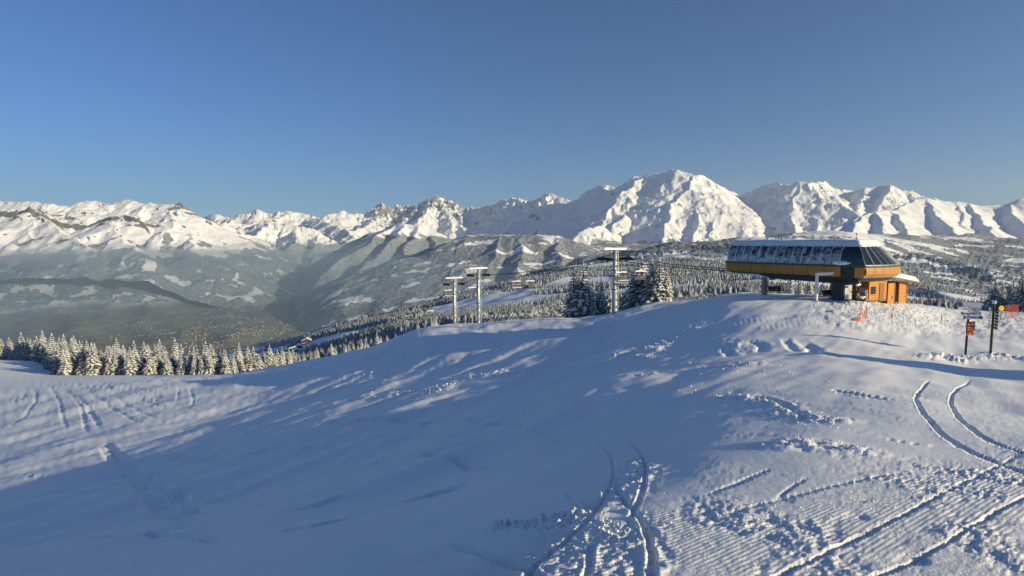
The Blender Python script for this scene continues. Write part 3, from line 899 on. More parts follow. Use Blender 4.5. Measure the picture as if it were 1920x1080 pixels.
def needle_material():
    k = NT('frosted_spruce_needles')
    tc = k.n('TexCoord').outputs['Object']
    n = k.noise(2.4, 4, .7, vec=tc)
    c = k.mix(k.ramp(n, .40, .66), (0.065, 0.07, 0.048), (0.40, 0.40, 0.36))
    return k.bsdf(c, .85, spec=.15)
M_NEEDLE = needle_material()
M_BARK = flat('spruce_bark', (0.07, 0.05, 0.035), .9, grain=.4, gs=6)
M_SNOWB = flat('branch_snow', (0.82, 0.83, 0.84), .7, grain=.06, gs=3, bump=.03)
M_FROST = flat('frosted_twigs', (0.42, 0.44, 0.43), .9, grain=.5, gs=.9)

# ------------------------------------------------------------------ snow-laden spruces
def spruce_meshes(seed, H=10.0, R=2.1, levels=19, snow=.85):
    r = random.Random(seed)
    tr = MB(); tr.tube([(0, 0, -1.5), (0, 0, H * .5), (0, 0, H * .97)], .02 * H, 7, r2=.004 * H)
    cr = MB(); sn = MB()
    for k in range(levels):
        t = k / (levels - 1)
        z0 = H * (.06 + .90 * t ** .92)
        rad = R * (1 - t) ** .8 * r.uniform(.85, 1.1) + .10
        nb = max(4, int(round(9 - 4.5 * t)))
        off = r.uniform(0, 6.28)
        for b in range(nb):
            an = off + 2 * math.pi * (b + r.uniform(-.28, .28)) / nb
            L = rad * r.uniform(.72, 1.12)
            droop = r.uniform(.42, .70) * (1 - .35 * t)
            dx, dy = math.cos(an), math.sin(an); sx, sy = -dy, dx
            seg = 5; w0 = L * r.uniform(.20, .28) + .05
            top = []; lef = []; rig = []
            for i in range(seg + 1):
                s = i / seg
                p = Vector((dx * L * s, dy * L * s, z0 + L * (.12 * s - droop * s * s) + r.uniform(-.03, .03) * L))
                w = w0 * (math.sin(math.pi * min(1, .18 + .80 * s)) ** .7) * r.uniform(.75, 1.25)
                dr = w * r.uniform(.45, .8)
                top.append(p)
                lef.append(p + Vector((sx * w, sy * w, -dr)) + Vector((dx, dy, 0)) * w * .35)
                rig.append(p + Vector((-sx * w, -sy * w, -dr)) + Vector((dx, dy, 0)) * w * .35)
            vs = top + lef + rig; n = seg + 1; fs = []
            for i in range(seg):
                if i == 0: continue
                fs += [(i, i + 1, n + i + 1, n + i), (i + 1, i, 2 * n + i, 2 * n + i + 1)]
                # hanging twigs with a ragged edge
            cr.add(vs, fs)
            for i in range(1, seg + 1):
                for sd, arr in ((1, lef), (-1, rig)):
                    for q in range(2):
                        c0 = top[i].lerp(arr[i], r.uniform(.4, 1)); l = w0 * r.uniform(.5, 1.0)
                        e = c0 + Vector((sx * sd * l * .7 + dx * l * .5, sy * sd * l * .7 + dy * l * .5, -l * r.uniform(.5, 1.1)))
                        g = Vector((dx, dy, 0)) * l * .28
                        cr.add([c0 - g, c0 + g, e], [(0, 1, 2)])
            if r.random() < snow:
                st = r.uniform(.10, .38); en = r.uniform(.92, 1.05); m = 4
                T = []; Lr = []; Rr = []
                for i in range(m + 1):
                    s = st + (en - st) * i / m
                    hgt = w0 * .30 * math.sin(math.pi * (.12 + .82 * i / m)) * r.uniform(.6, 1.3)
                    p = Vector((dx * L * s, dy * L * s, z0 + L * (.12 * s - droop * s * s) + .025 + hgt))
                    w = w0 * (math.sin(math.pi * min(1, .16 + .82 * s)) ** .7) * r.uniform(.7, 1.08)
                    T.append(p)
                    Lr.append(p + Vector((sx * w, sy * w, -w * .62 - hgt * .8)))
                    Rr.append(p + Vector((-sx * w, -sy * w, -w * .62 - hgt * .8)))
                n = m + 1; fs = []
                for i in range(m):
                    fs += [(i, i + 1, n + i + 1, n + i), (i + 1, i, 2 * n + i, 2 * n + i + 1)]
                fs += [(0, n, 2 * n), (n - 1, 3 * n - 1, 2 * n - 1)]
                sn.add(T + Lr + Rr, fs)
    sn.add([(0, 0, H * 1.02), (.14, 0, H * .93), (-.07, .12, H * .93), (-.07, -.12, H * .93)], [(0, 1, 2), (0, 2, 3), (0, 3, 1)])
    return tr.mesh('trunk', M_BARK), cr.mesh('crown', M_NEEDLE), sn.mesh('snow_load', M_SNOWB, True)

SPRUCE = [spruce_meshes(40 + i, 10.0, (2.0, 2.3, 1.8, 2.5, 1.9, 2.15)[i], (19, 20, 18, 21, 19, 20)[i], (.96, .92, .97, .95, .9, .98)[i]) for i in range(6)]
def spruce(x, y, h, label, group, var=None, rz=None, wide=1.0, z=None):
    v = SPRUCE[var if var is not None else random.randrange(6)]
    o = empty('spruce_tree', (x, y, (ground_z(x, y) if z is None else z) - .1), random.uniform(0, 6.28) if rz is None else rz)
    s = h / 10.0; o.scale = (s * wide, s * wide, s)
    for nm, me in zip(('trunk', 'crown', 'snow_load'), v):
        c = link(bpy.data.objects.new(nm, me), o)
        if nm != 'trunk': c['kind'] = 'stuff'
    return tag(o, label, 'tree', group)
def px_spruce(px, Y, toppy, label, group, **kw):
    """a spruce at a bearing and distance, with its tip at a given sight line"""
    a, e = px2a(px, toppy)
    x = float(a) * Y
    h = -float(e) * Y - ground_z(x, Y)
    return spruce(x, Y, max(h, 1.5), label, group, **kw)

GC = 'snowy spruces beyond the crest in the middle'
for px, Y, top, lab, wd in [
    (1076, 113, 503, 'leftmost tall snowy spruce of the cluster left of the tall pylon', 1.0),
    (1094, 112, 496, 'tallest snowy spruce of the cluster left of the tall pylon', 1.0),
    (1085, 119, 512, 'snowy spruce squeezed behind the pair left of the tall pylon', .9),
    (1112, 110, 548, 'small snowy spruce at the right foot of the left cluster', .9),
    (1127, 112, 524, 'single snowy spruce standing just left of the tall pylon', .9),
    (1143, 122, 540, 'snowy spruce half hidden behind the tall pylon shaft', .9),
    (1174, 113, 541, 'small shaded spruce just right of the tall pylon', .9),
    (1186, 110, 527, 'shaded spruce between the tall pylon and the big right cluster', .95),
    (1203, 108, 481, 'tallest snowy spruce of the cluster right of the pylon', 1.15),
    (1212, 113, 497, 'snowy spruce behind the tallest one right of the pylon', 1.0),
    (1223, 105, 492, 'sunlit snowy spruce in the middle of the right cluster', 1.1),
    (1237, 104, 488, 'sunlit snowy spruce second from the right of the right cluster', 1.0),
    (1250, 104, 502, 'rightmost sunlit spruce of the cluster right of the pylon', 1.0)]:
    px_spruce(px, Y, top - 7, lab, GC, wide=wd * 1.22)
GS = 'snowy spruces behind the lift station'
for px, Y, top, lab in [(1484, 96, 522, 'snowy spruce seen under the left half of the station'), (1502, 92, 519, 'snowy spruce seen under the middle of the station'), (1519, 98, 517, 'snowy spruce seen beside the white post under the station')]:
    px_spruce(px, Y, top, lab, GS)
GR = 'dark spruces at the right edge'
for px, Y, top, lab in [(1868, 120, 531, 'dark spruce behind the second signpost, left of its group'), (1881, 124, 537, 'small dark spruce second from left behind the orange net'),
                        (1901, 118, 528, 'dark spruce third from left behind the orange net'), (1919, 112, 515, 'tall dark spruce at the right edge of the picture'), (1946, 110, 508, 'tall dark spruce just beyond the right edge')]:
    px_spruce(px, Y, top - 8, lab, GR, wide=1.35)
GB = 'small bushes and young spruces behind the hut'
for px, Y, top, lab in [(1727, 112, 548, 'young spruce right of the wooden hut'), (1742, 118, 545, 'young spruce second right of the wooden hut'), (1771, 132, 549, 'young spruce beside the small far chalet')]:
    px_spruce(px, Y, top, lab, GB)

GL = 'snowy spruces of the forest edge on the left'
rl = random.Random(5)
cand = []
def forest_top(px):   # tree height thins out towards the right
    return float(np.interp(px, [-100, 60, 250, 420, 520, 640], [12.2, 11.4, 10.7, 9.6, 8.6, 8]))
placed = []
def try_place(px, Y, h, gap):
    a, _ = px2a(px, 700); x = float(a) * Y
    for (qx, qy) in placed:
        if (qx - x) ** 2 + (qy - Y) ** 2 < gap * gap: return
    placed.append((x, Y)); cand.append((px, x, Y, h))
for i in range(4000):
    px = rl.uniform(-90, 560); Y0 = float(np.interp(px, [-90, 20, 90, 110, 400, 480, 560], [238, 225, 205, 158, 156, 168, 190]))
    Y = Y0 + 52 * rl.random() ** 1.6
    try_place(px, Y, forest_top(px) * rl.uniform(.5, 1.18), 1.6)
    if len(cand) >= 252: break
n1 = len(cand)
for i in range(4000):
    px = rl.uniform(430, 760); Y = rl.uniform(np.interp(px, [430, 560, 650, 760], [200, 185, 175, 230]), 420)
    try_place(px, Y, rl.uniform(5.5, 9.5), 3.6)
    if len(cand) >= n1 + 30: break
cand.sort(key=lambda c: c[2])
first = True
for i, (px, x, Y, h) in enumerate(cand):
    if Y < 330 and px < 560:
        front = Y < float(np.interp(px, [-90, 20, 90, 110, 400, 480, 560], [238, 225, 205, 158, 156, 168, 190])) + 7
        lab, g = ('snowy spruce in the front row of the forest edge on the left' if front else 'snowy spruce behind the front row of the forest on the left'), GL
    else:
        lab, g = 'small snowy spruce on the slope below the piste edge', 'small spruces on the slope beyond the piste edge'
    spruce(x, Y, h, lab, g, wide=rl.uniform(1.05, 1.75)).rotation_euler = (rl.gauss(0, .03), rl.gauss(0, .03), rl.uniform(0, 6.28))

# ------------------------------------------------------------------ the countless trees further down: one mass
def far_woods():
    r = np.random.default_rng(9)
    xs, ys, hs, kinds = [], [], [], []
    def scatter(n, y0, y1, px0, px1, thr, hmin, hmax, kind=0, own=None):
        Y = np.exp(r.uniform(math.log(y0), math.log(y1), n)) if own is None else r.uniform(y0, y1, n)
        px = r.uniform(px0, px1, n); x = (px - 960) / FPX * Y
        f = val_sample(x, Y, 'forest') - .12 + .55 * fbm(x / 130, Y / 130, 3, 55)
        ok = f > thr
        xs.append(x[ok]); ys.append(Y[ok]); hs.append(r.uniform(hmin, hmax, ok.sum())); kinds.append(np.full(ok.sum(), kind))
    scatter(9000, 420, 1300, 360, 760, .25, 6, 12)
    scatter(1800, 240, 430, 360, 820, -.2, 5, 9)
    scatter(2600, 300, 520, 700, 1000, .0, 4, 9)
    scatter(9000, 500, 1500, 730, 1480, .58, 3, 10)
    scatter(13000, 1300, 2600, 600, 1480, .52, 3, 11)
    scatter(9000, 250, 2600, 1400, 1980, .45, 5, 11)
    # frosted broadleaf scrub in the hollow left of the spruces
    scatter(1500, 260, 620, 900, 1075, -1.0, 3, 6.5, 1)
    scatter(500, 220, 420, 1230, 1500, -1.0, 2, 5, 1)
    x = np.concatenate(xs); y = np.concatenate(ys); h = np.concatenate(hs); kd = np.concatenate(kinds)
    keep = ~((kd == 1) & (fbm(x / 40, y / 40, 3, 58) < -.02))
    x, y, h, kd = x[keep], y[keep], h[keep], kd[keep]
    z = val_sample(x, y)
    def tier(sides, prof, jit, sel, name, mats, label):
        n = sel.sum()
        X, Yv, Zv, Hh = x[sel], y[sel], z[sel], h[sel]
        rings = len(prof)
        ang = np.linspace(0, 2 * np.pi, sides, endpoint=False)[None, None, :] + r.uniform(0, 6.28, n)[:, None, None]
        rad = np.array([p[0] for p in prof])[None, :, None] * Hh[:, None, None] * r.uniform(1 - jit, 1 + jit, (n, rings, sides))
        zz = np.array([p[1] for p in prof])[None, :, None] * Hh[:, None, None] + r.uniform(-.05, .05, (n, rings, sides)) * Hh[:, None, None]
        V = np.stack([X[:, None, None] + rad * np.cos(ang), Yv[:, None, None] + rad * np.sin(ang), Zv[:, None, None] + zz], -1)
        tip = np.stack([X, Yv, Zv + Hh], -1)[:, None, :]
        V = np.concatenate([V.reshape(n, rings * sides, 3), tip], 1)
        per = rings * sides + 1
        F = []; mi = []
        for i in range(rings - 1):
            for k in range(sides):
                k2 = (k + 1) % sides
                F += [(i * sides + k, i * sides + k2, (i + 1) * sides + k2), (i * sides + k, (i + 1) * sides + k2, (i + 1) * sides + k)]
        for k in range(sides):
            F.append(((rings - 1) * sides + k, (rings - 1) * sides + (k + 1) % sides, per - 1))
        F = np.array(F); nf = len(F)
        faces = (F[None] + (np.arange(n) * per)[:, None, None]).reshape(-1, 3)
        me = bpy.data.meshes.new(name)
        me.vertices.add(n * per); me.vertices.foreach_set('co', V.reshape(-1).astype(np.float32))
        me.loops.add(len(faces) * 3); me.loops.foreach_set('vertex_index', faces.reshape(-1).astype(np.int32))
        me.polygons.add(len(faces)); me.polygons.foreach_set('loop_start', np.arange(0, len(faces) * 3, 3, dtype=np.int32))
        for m in mats: me.materials.append(m)
        me.polygons.foreach_set('material_index', (r.uniform(0, 1, len(faces)) < .52).astype(np.int32))
        me.update(calc_edges=True)
        o = bpy.data.objects.new(name, me); link(o)
        tag(o, label, 'woods', kind='stuff')
        return n
    a = tier(4, [(.33, .0), (.18, .42)], .45, kd == 0, 'distant_spruces', [M_NEEDLE2, M_FROST2], 'mass of far frosted spruces covering the hillsides')
    # scrub: clouds of small twig clumps
    sel = kd == 1; n = int(sel.sum()); q = 46
    ph = r.uniform(0, 6.28, (n, q)); cz = r.uniform(0, 1, (n, q)); rr_ = np.sqrt(r.uniform(0, 1, (n, q))) * (.18 + .42 * np.sin(np.pi * np.clip(cz * .9 + .08, 0, 1)))
    Hh = h[sel][:, None]
    C = np.stack([x[sel][:, None] + rr_ * Hh * np.cos(ph), y[sel][:, None] + rr_ * Hh * np.sin(ph), z[sel][:, None] + cz * Hh], -1)
    V = (C[:, :, None, :] + r.normal(0, .10, (n, q, 3, 3)) * Hh[:, :, None, None]).reshape(-1, 3)
    me = bpy.data.meshes.new('frosted_scrub'); nt = n * q
    me.vertices.add(nt * 3); me.vertices.foreach_set('co', V.reshape(-1).astype(np.float32))
    me.loops.add(nt * 3); me.loops.foreach_set('vertex_index', np.arange(nt * 3, dtype=np.int32))
    me.polygons.add(nt); me.polygons.foreach_set('loop_start', np.arange(0, nt * 3, 3, dtype=np.int32))
    me.materials.append(M_FROST); me.materials.append(M_FROST2)
    me.polygons.foreach_set('material_index', (r.uniform(0, 1, nt) < .5).astype(np.int32)); me.update(calc_edges=True)
    o = bpy.data.objects.new('frosted_scrub', me); link(o); tag(o, 'pale frosted broadleaf scrub in the hollow', 'scrub', kind='stuff'); b = n
    print('far trees', a, b)
M_NEEDLE2 = flat('far_needles', (0.26, 0.29, 0.30), .9, grain=.25, gs=.2)
M_FROST2 = flat('far_frost', (0.38, 0.41, 0.425), .9, grain=.2, gs=.2)
far_woods()
# ------------------------------------------------------------------ materials of the lift
def wood_material(name, col, scale=1.0):
    k = NT(name)
    tc = k.n('TexCoord').outputs['Object']
    mp = k.n('Mapping', {'Vector': tc, 'Scale': (1.2 * scale, 1.2 * scale, 14 * scale)}).outputs[0]
    n = k.noise(2.0, 5, .6, vec=mp)
    n2 = k.noise(.7, 3, .6, vec=tc)
    c = k.mix(k.ramp(n, .3, .7), tuple(x * .72 for x in col), tuple(min(1, x * 1.15) for x in col))
    c = k.mix(k.ramp(n2, .45, .75, 0, .35), c, tuple(x * .55 for x in col))
    return k.bsdf(c, .5, k.bump(n, .25, .01), spec=.35)
M_LARCH = wood_material('varnished_larch', (0.50, 0.24, 0.06))
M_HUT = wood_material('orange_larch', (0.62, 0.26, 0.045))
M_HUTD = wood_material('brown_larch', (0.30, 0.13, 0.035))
M_DARK = flat('dark_steel', (0.035, 0.045, 0.045), .5, .3, grain=.2, gs=2)
M_TRIM = flat('green_grey_trim', (0.06, 0.085, 0.085), .45, .2)
M_GALV = flat('galvanised_steel', (0.46, 0.47, 0.47), .45, .6, grain=.15, gs=3)
M_FROSTSTEEL = flat('rimed_steel', (0.70, 0.71, 0.71), .7, 0, grain=.12, gs=4, bump=.02)
M_CONC = flat('concrete', (0.34, 0.32, 0.28), .85, grain=.2, gs=2.5, bump=.01)
M_ROOFSNOW = flat('roof_snow', (0.84, 0.85, 0.86), .65, grain=.05, gs=1.2, bump=.06)
M_RUBBER = flat('black_rubber', (0.02, 0.02, 0.022), .7)
M_SEAT = flat('seat_pad', (0.10, 0.095, 0.075), .7, grain=.3, gs=3)
M_RED = flat('red_plastic', (0.60, 0.05, 0.03), .5)
M_ORANGE = flat('orange_plastic', (0.72, 0.17, 0.07), .6)
M_GREENP = flat('dark_green_post', (0.05, 0.06, 0.045), .6, grain=.3, gs=5)
M_BROWNSIGN = flat('brown_sign', (0.34, 0.05, 0.022), .5)
M_WHITE = flat('white_paint', (0.72, 0.72, 0.70), .5, grain=.06, gs=4)
M_YELLOW = flat('yellow_paint', (0.75, 0.48, 0.03), .5)
M_SIGNRED = flat('sign_red', (0.68, 0.02, 0.015), .45)
M_GREEN = flat('sign_green', (0.02, 0.16, 0.07), .5)
M_BLACK = flat('black_paint', (0.015, 0.015, 0.015), .5)
def glass_material(name, tint, rime):
    """dark tinted pane, with rime ice and stuck snow where the photograph has it"""
    k = NT(name)
    tc = k.n('NewGeometry').outputs['Position']
    n = k.noise(1.5, 6, .7, vec=tc, dist=.6)
    n2 = k.noise(7.0, 4, .6, vec=tc)
    c = (*tint, 1)
    rough = .06
    if rime:
        zz = k.n('SeparateXYZ', {0: tc}).outputs[2]
        f = k.ramp(k.math('ADD', k.math('ADD', n, k.math('MULTIPLY', n2, .22)), k.ramp(zz, -2.3, -.5, .07, -.08)), .50, .76)
        c = k.mix(f, tint, (.60, .65, .70))
        rough = k.ramp(f, 0, 1, .08, .8)
    return k.bsdf(c, rough, None, 0, .6)
M_GLASS_R = glass_material('rimed_glass', (0.02, 0.028, 0.032), True)
M_GLASS = glass_material('tinted_glass', (0.018, 0.026, 0.035), False)

# ------------------------------------------------------------------ the lift line
AX = Vector((-.52, .854, 0)).normalized()      # uphill line, from the station to the pylons
PX = Vector((AX.y, -AX.x, 0))                  # to the right of the line, seen from the station
ORG = Vector((34.1, 64.7, 0))
RZ_LINE = math.atan2(-AX.x, AX.y)              # turns local +Y onto AX
def line_t(px, off=0.0):
    """distance along the line at which the rope (off metres to its right) crosses a bearing"""
    u = (px - 960) / FPX / (math.cos(TH) - 0.06 * math.sin(TH))
    o = ORG + PX * off
    return (o.x - u * o.y) / (u * AX.y - AX.x)
GAUGE = 2.15

def make_pylon(name, label, px, crosspy, base_extra=0.0, rope_drop=1.55, ladder=True):
    t = line_t(px); p = ORG + AX * t
    gz = ground_z(p.x, p.y)
    ztop = wp(px, crosspy, p.y)[2]
    H = ztop - gz
    o = empty(name, (p.x, p.y, gz), RZ_LINE)
    m = MB(); m.tube([(0, 0, -2), (0, 0, H * .45), (0, 0, H)], .42, 14, r2=.30); m.build('shaft', M_GALV, o, True)
    for z in (H * .38, H * .68):
        m = MB(); m.tube([(0, 0, z - .06), (0, 0, z + .06)], .46 if z < H * .5 else .42, 14); m.build('flange', M_DARK, o)
    m = MB(); m.box((0, 0, H + .05), (5.0, .24, .20), bev=.04); cb = m.build('crossbeam', M_GALV, o)
    s = MB(); pts = []
    rr = random.Random(int(px))
    for i in range(13):
        x = -2.5 + 5.0 * i / 12
        pts.append(Vector((x, rr.uniform(-.03, .03), H + .17 + rr.uniform(0, .08))))
    s.tube(pts, .12, 7); s.build('beam_snow', M_ROOFSNOW, cb, True)
    # side of the shaft that caught the rime
    s = MB()
    for i in range(9):
        a0 = i / 9 * (H - .8) + .3
        s.box((.10, -.36 + .01 * i, a0 + .35), (.22 + rr.uniform(-.06, .06), .10, .62 + rr.uniform(-.2, .1)), bev=.03)
    s.build('rime', M_ROOFSNOW, o)['kind'] = 'stuff'
    m = MB()
    for sx in (-1, 1):
        m.bar((0, 0, H - 1.3), (sx * GAUGE, 0, H - 1.15), .18, .18)
        m.bar((sx * 2.3, 0, H), (sx * GAUGE, 0, H - 1.1), .09, .09)
        m.bar((sx * .9, 0, H), (sx * 1.5, 0, H - 1.15), .08, .08)
    m.build('arm', M_DARK, o)
    m = MB()
    for sx in (-1, 1):
        for (ya, yb) in ((-1.7, 1.7),):
            m.box((sx * (GAUGE + .42), 0, H - 1.25), (.5, 3.6, .05))
            for y in (-1.7, -.6, .6, 1.7):
                m.bar((sx * (GAUGE + .65), y, H - 1.25), (sx * (GAUGE + .65), y, H - .35), .05)
            m.bar((sx * (GAUGE + .65), -1.7, H - .35), (sx * (GAUGE + .65), 1.7, H - .35), .05)
    m.build('catwalk', M_DARK, o)['kind'] = 'stuff'
    for sx in (-1, 1):
        m = MB()
        m.box((sx * GAUGE, 0, H - 1.35), (.16, 3.6, .22))
        sb = m.build('sheave_beam', M_DARK, o)
        for k in range(8):
            y = -1.75 + 3.5 * k / 7
            w = MB(); w.tube([(sx * GAUGE - .07, y, H - rope_drop - .05), (sx * GAUGE + .07, y, H - rope_drop - .05)], .21, 12)
            w.build('sheave_wheel', M_RUBBER, sb)
    if ladder:
        m = MB()
        for sx in (-.2, .2): m.bar((sx + .55, -.1, .4), (sx + .50, -.1, H - .2), .05)
        z = .6
        while z < H - .3:
            m.bar((.35, -.1, z), (.75, -.1, z), .035); z += .42
        m.build('ladder', M_GALV, o)
    tag(o, label, 'pylon', 'pylons of the chairlift')
    return p, gz, H, ztop - rope_drop + .16
P1 = make_pylon('lift_pylon', 'tall grey lift pylon nearest the camera, between the spruces', 1151, 468)
P2 = make_pylon('lift_pylon', 'lift pylon on the snow knoll with its foot in full view', 897, 504)
P3 = make_pylon('lift_pylon', 'lift pylon just left of the one on the knoll', 852, 522)
P4 = make_pylon('lift_pylon', 'tiny far lift pylon in front of the forest edge', 535, 661, ladder=False)

rope_t = [-7.0, 4.0, (P1[0] - ORG).length, (P2[0] - ORG).length, (P3[0] - ORG).length, (P4[0] - ORG).length]
rope_z = [-3.55, -3.5, P1[3], P2[3], P3[3], P4[3]]
def rope_height(t):
    i = min(max(int(np.searchsorted(rope_t, t)) - 1, 0), len(rope_t) - 2)
    u = (t - rope_t[i]) / (rope_t[i + 1] - rope_t[i])
    sag = .012 * (rope_t[i + 1] - rope_t[i]) * (1 + (rope_t[i + 1] - rope_t[i]) / 160)
    return rope_z[i] + (rope_z[i + 1] - rope_z[i]) * u - 4 * sag * u * (1 - u)
for sx, lab in ((-1, 'haul rope on the left side of the pylons'), (1, 'haul rope on the right side of the pylons')):
    pts = []
    for t in np.concatenate([np.linspace(-7, P3 and rope_t[4], 60), np.linspace(rope_t[4], rope_t[5], 40)[1:]]):
        p = ORG + AX * t + PX * (GAUGE * sx); pts.append((p.x, p.y, rope_height(t)))
    m = MB(); m.tube(pts, .06, 5)
    tag(m.build('haul_rope', M_DARK), lab, 'rope', 'haul ropes of the chairlift')

# a chair hangs with its grip at the origin; it faces along +Y
def make_chair_parts(snowy):
    W = 1.25
    parts = []
    h = MB(); h.tube([(0, 0, 0), (0, -.12, -.5), (0, -.30, -1.1), (0, -.30, -1.75)], .05, 8); h.box((0, 0, .02), (.16, .5, .2), bev=.03); parts.append(('hanger', h.mesh('hanger', M_GALV)))
    f = MB()
    f.tube([(-W, .05, -3.15), (-W - .12, -.32, -2.7), (-W - .08, -.42, -2.2), (-W + .2, -.36, -1.82), (0, -.30, -1.75), (W - .2, -.36, -1.82), (W + .08, -.42, -2.2), (W + .12, -.32, -2.7), (W, .05, -3.15)], .045, 8)
    f.tube([(-.5, -.31, -1.78), (0, -.30, -1.55), (.5, -.31, -1.78)], .04, 6)
    parts.append(('frame', f.mesh('frame', M_DARK)))
    s = MB(); s.box((0, -.05, -3.15), (2 * W, .52, .12), bev=.04); parts.append(('seat', s.mesh('seat', M_SEAT)))
    b = MB(); b.box((0, -.36, -2.86), (2 * W - .1, .08, .46), Matrix.Rotation(math.radians(12), 3, 'X'), bev=.03); parts.append(('backrest', b.mesh('backrest', M_SEAT)))
    g = MB(); g.tube([(-W + .1, -.38, -2.15), (-W + .1, .35, -2.35), (W - .1, .35, -2.35), (W - .1, -.38, -2.15)], .03, 6); g.tube([(-.6, .35, -2.35), (-.6, .45, -3.35)], .025, 6); g.tube([(.6, .35, -2.35), (.6, .45, -3.35)], .025, 6); g.tube([(-.9, .45, -3.35), (.9, .45, -3.35)], .03, 6)
    parts.append(('safety_bar', g.mesh('safety_bar', M_GALV)))
    if snowy:
        q = MB(); rr = random.Random(3)
        q.tube([(-W + .15 + i * (2 * W - .3) / 8, -.36, -1.74 + rr.uniform(-.02, .05) - .06 * abs(i - 4) / 4) for i in range(9)], .12, 7)
        q.box((0, -.02, -3.05), (2 * W - .1, .46, .12), bev=.05)
        parts.append(('snow_cap', q.mesh('snow_cap', M_ROOFSNOW)))
    return parts
CH_SNOW, CH_BARE = make_chair_parts(True), make_chair_parts(False)
def chair(px, side, label, parts, zfix=None, t=None):
    t = line_t(px, GAUGE * side) if t is None else t
    p = ORG + AX * t + PX * (GAUGE * side)
    o = empty('lift_chair', (p.x, p.y, rope_height(t) if zfix is None else zfix), RZ_LINE + (math.pi if side < 0 else 0))
    for nm, me in parts: link(bpy.data.objects.new(nm, me), o)
    return tag(o, label, 'chairlift chair', 'chairs of the chairlift')
chair(969, -1, 'snowy lift chair midway between the pylons, the left one of a pair', CH_SNOW)
chair(992, 1, 'snowy lift chair midway between the pylons, the right one of a pair', CH_SNOW)
chair(884, 1, 'snowy lift chair just left of the pylon on the knoll', CH_SNOW)
chair(842, -1, 'snowy lift chair hanging beside the third pylon', CH_SNOW)
chair(768, -1, 'lower snowy lift chair far down in front of the woods', CH_SNOW)
chair(806, 1, 'upper snowy lift chair in front of the woods', CH_SNOW)
chair(1166, -1, 'lift chair hanging right behind the tall pylon', CH_SNOW)
chair(1196, 1, 'snowy lift chair in front of the big right spruce cluster', CH_SNOW)
# ------------------------------------------------------------------ top station of the chairlift
# local frame: +X to the right along the near end, +Y along the line away from the camera, origin under the near left corner
st_c = Vector((wp(1622, 500, 56)[0], 56.0, 0.0))
ST_Z = -6.1
station = empty('lift_station', (st_c.x, st_c.y, ST_Z), RZ_LINE)
L, W = 16.4, 7.0
zb, zw, zg, zt = 2.55, 3.62, 3.80, 5.75     # hull bottom, top of wood, foot of glass, eaves
INS, END = 1.0, 1.15                        # how far the glass leans in at the sides and at the near end
# wooden skirt, side towards the camera
n = 8
x0 = 0.0
for i in range(n):
    y0 = 2.35 + (L - 2.35) * i / n + .03; y1 = 2.35 + (L - 2.35) * (i + 1) / n - .03
    m = MB()
    prof = [(-.02, zw), (-.06, (zw + zb) / 2 + .2), (.0, zb + .25), (.14, zb)]
    vs = []
    for (x, z) in prof: vs += [(x, y0, z), (x, y1, z)]
    for (x, z) in prof: vs += [(x + .08, y0, z), (x + .08, y1, z)]
    k = len(prof); fs = []
    for j in range(k - 1):
        a, b = 2 * j, 2 * j + 1; c, d = 2 * j + 3, 2 * j + 2
        fs.append((a, b, c, d)); fs.append((2 * k + a, 2 * k + d, 2 * k + c, 2 * k + b))
        fs.append((a, d, 2 * k + d, 2 * k + a)); fs.append((b, 2 * k + b, 2 * k + c, c))
    fs.append((0, 2 * k, 2 * k + 1, 1)); e = 2 * (k - 1); fs.append((e, e + 1, 2 * k + e + 1, 2 * k + e))
    m.add(vs, fs); m.build('wood_panel', M_LARCH, station)
# short wooden panel by the near corner and the black hatch beside it
m = MB(); m.box((.0, .50, (zb + zw) / 2 - .02), (.12, .95, zw - zb), bev=.03); m.build('wood_panel', M_LARCH, station)
m = MB(); m.box((.02, 1.66, (zb + zw) / 2 - .12), (.14, 1.28, zw - zb + .25), bev=.03); m.build('hatch', M_DARK, station)
# wooden skirt round the near end, bellied out
n = 6
for i in range(n):
    xa = W * i / n + .025; xb = W * (i + 1) / n - .025
    m = MB(); vs = []
    prof = [(.00, zw), (-.16, zw - .35), (-.14, zw - .7), (.22, zb - .02)]
    def bow(x): return -.55 * math.sin(math.pi * x / W)
    for (y, z) in prof: vs += [(xa, y + bow(xa), z), (xb, y + bow(xb), z)]
    for (y, z) in prof: vs += [(xa, y + bow(xa) + .08, z), (xb, y + bow(xb) + .08, z)]
    k = len(prof); fs = []
    for j in range(k - 1):
        a, b = 2 * j, 2 * j + 1; c, d = 2 * j + 3, 2 * j + 2
        fs.append((a, d, c, b)); fs.append((2 * k + a, 2 * k + b, 2 * k + c, 2 * k + d))
        fs.append((a, 2 * k + a, 2 * k + d, d)); fs.append((b, c, 2 * k + c, 2 * k + b))
    fs.append((0, 1, 2 * k + 1, 2 * k)); e = 2 * (k - 1); fs.append((e, 2 * k + e, 2 * k + e + 1, e + 1))
    m.add(vs, fs); m.build('wood_panel', M_LARCH, station)
# far side and far end skirt
m = MB(); m.box((W - .05, L / 2, (zb + zw) / 2), (.1, L - .4, zw - zb)); m.build('wood_panel', M_LARCH, station)
m = MB(); m.box((W / 2, L - .06, (zb + zw) / 2), (W - .4, .1, zw - zb)); m.build('wood_panel', M_LARCH, station)
# trim rail between wood and glass
m = MB()
m.box((-.05, L / 2, zw + .09), (.16, L + .1, .18)); m.box((W + .05, L / 2, zw + .09), (.16, L + .1, .18)); m.box((W / 2, L + .02, zw + .09), (W - .1, .14, .18))
prev = None
for i in range(7):
    x = W * i / 6; q = Vector((x, -.06 + bow(x), zw + .09))
    if prev is not None: m.bar(prev, q, .14, .18)
    prev = q
m.build('trim_rail', M_TRIM, station)
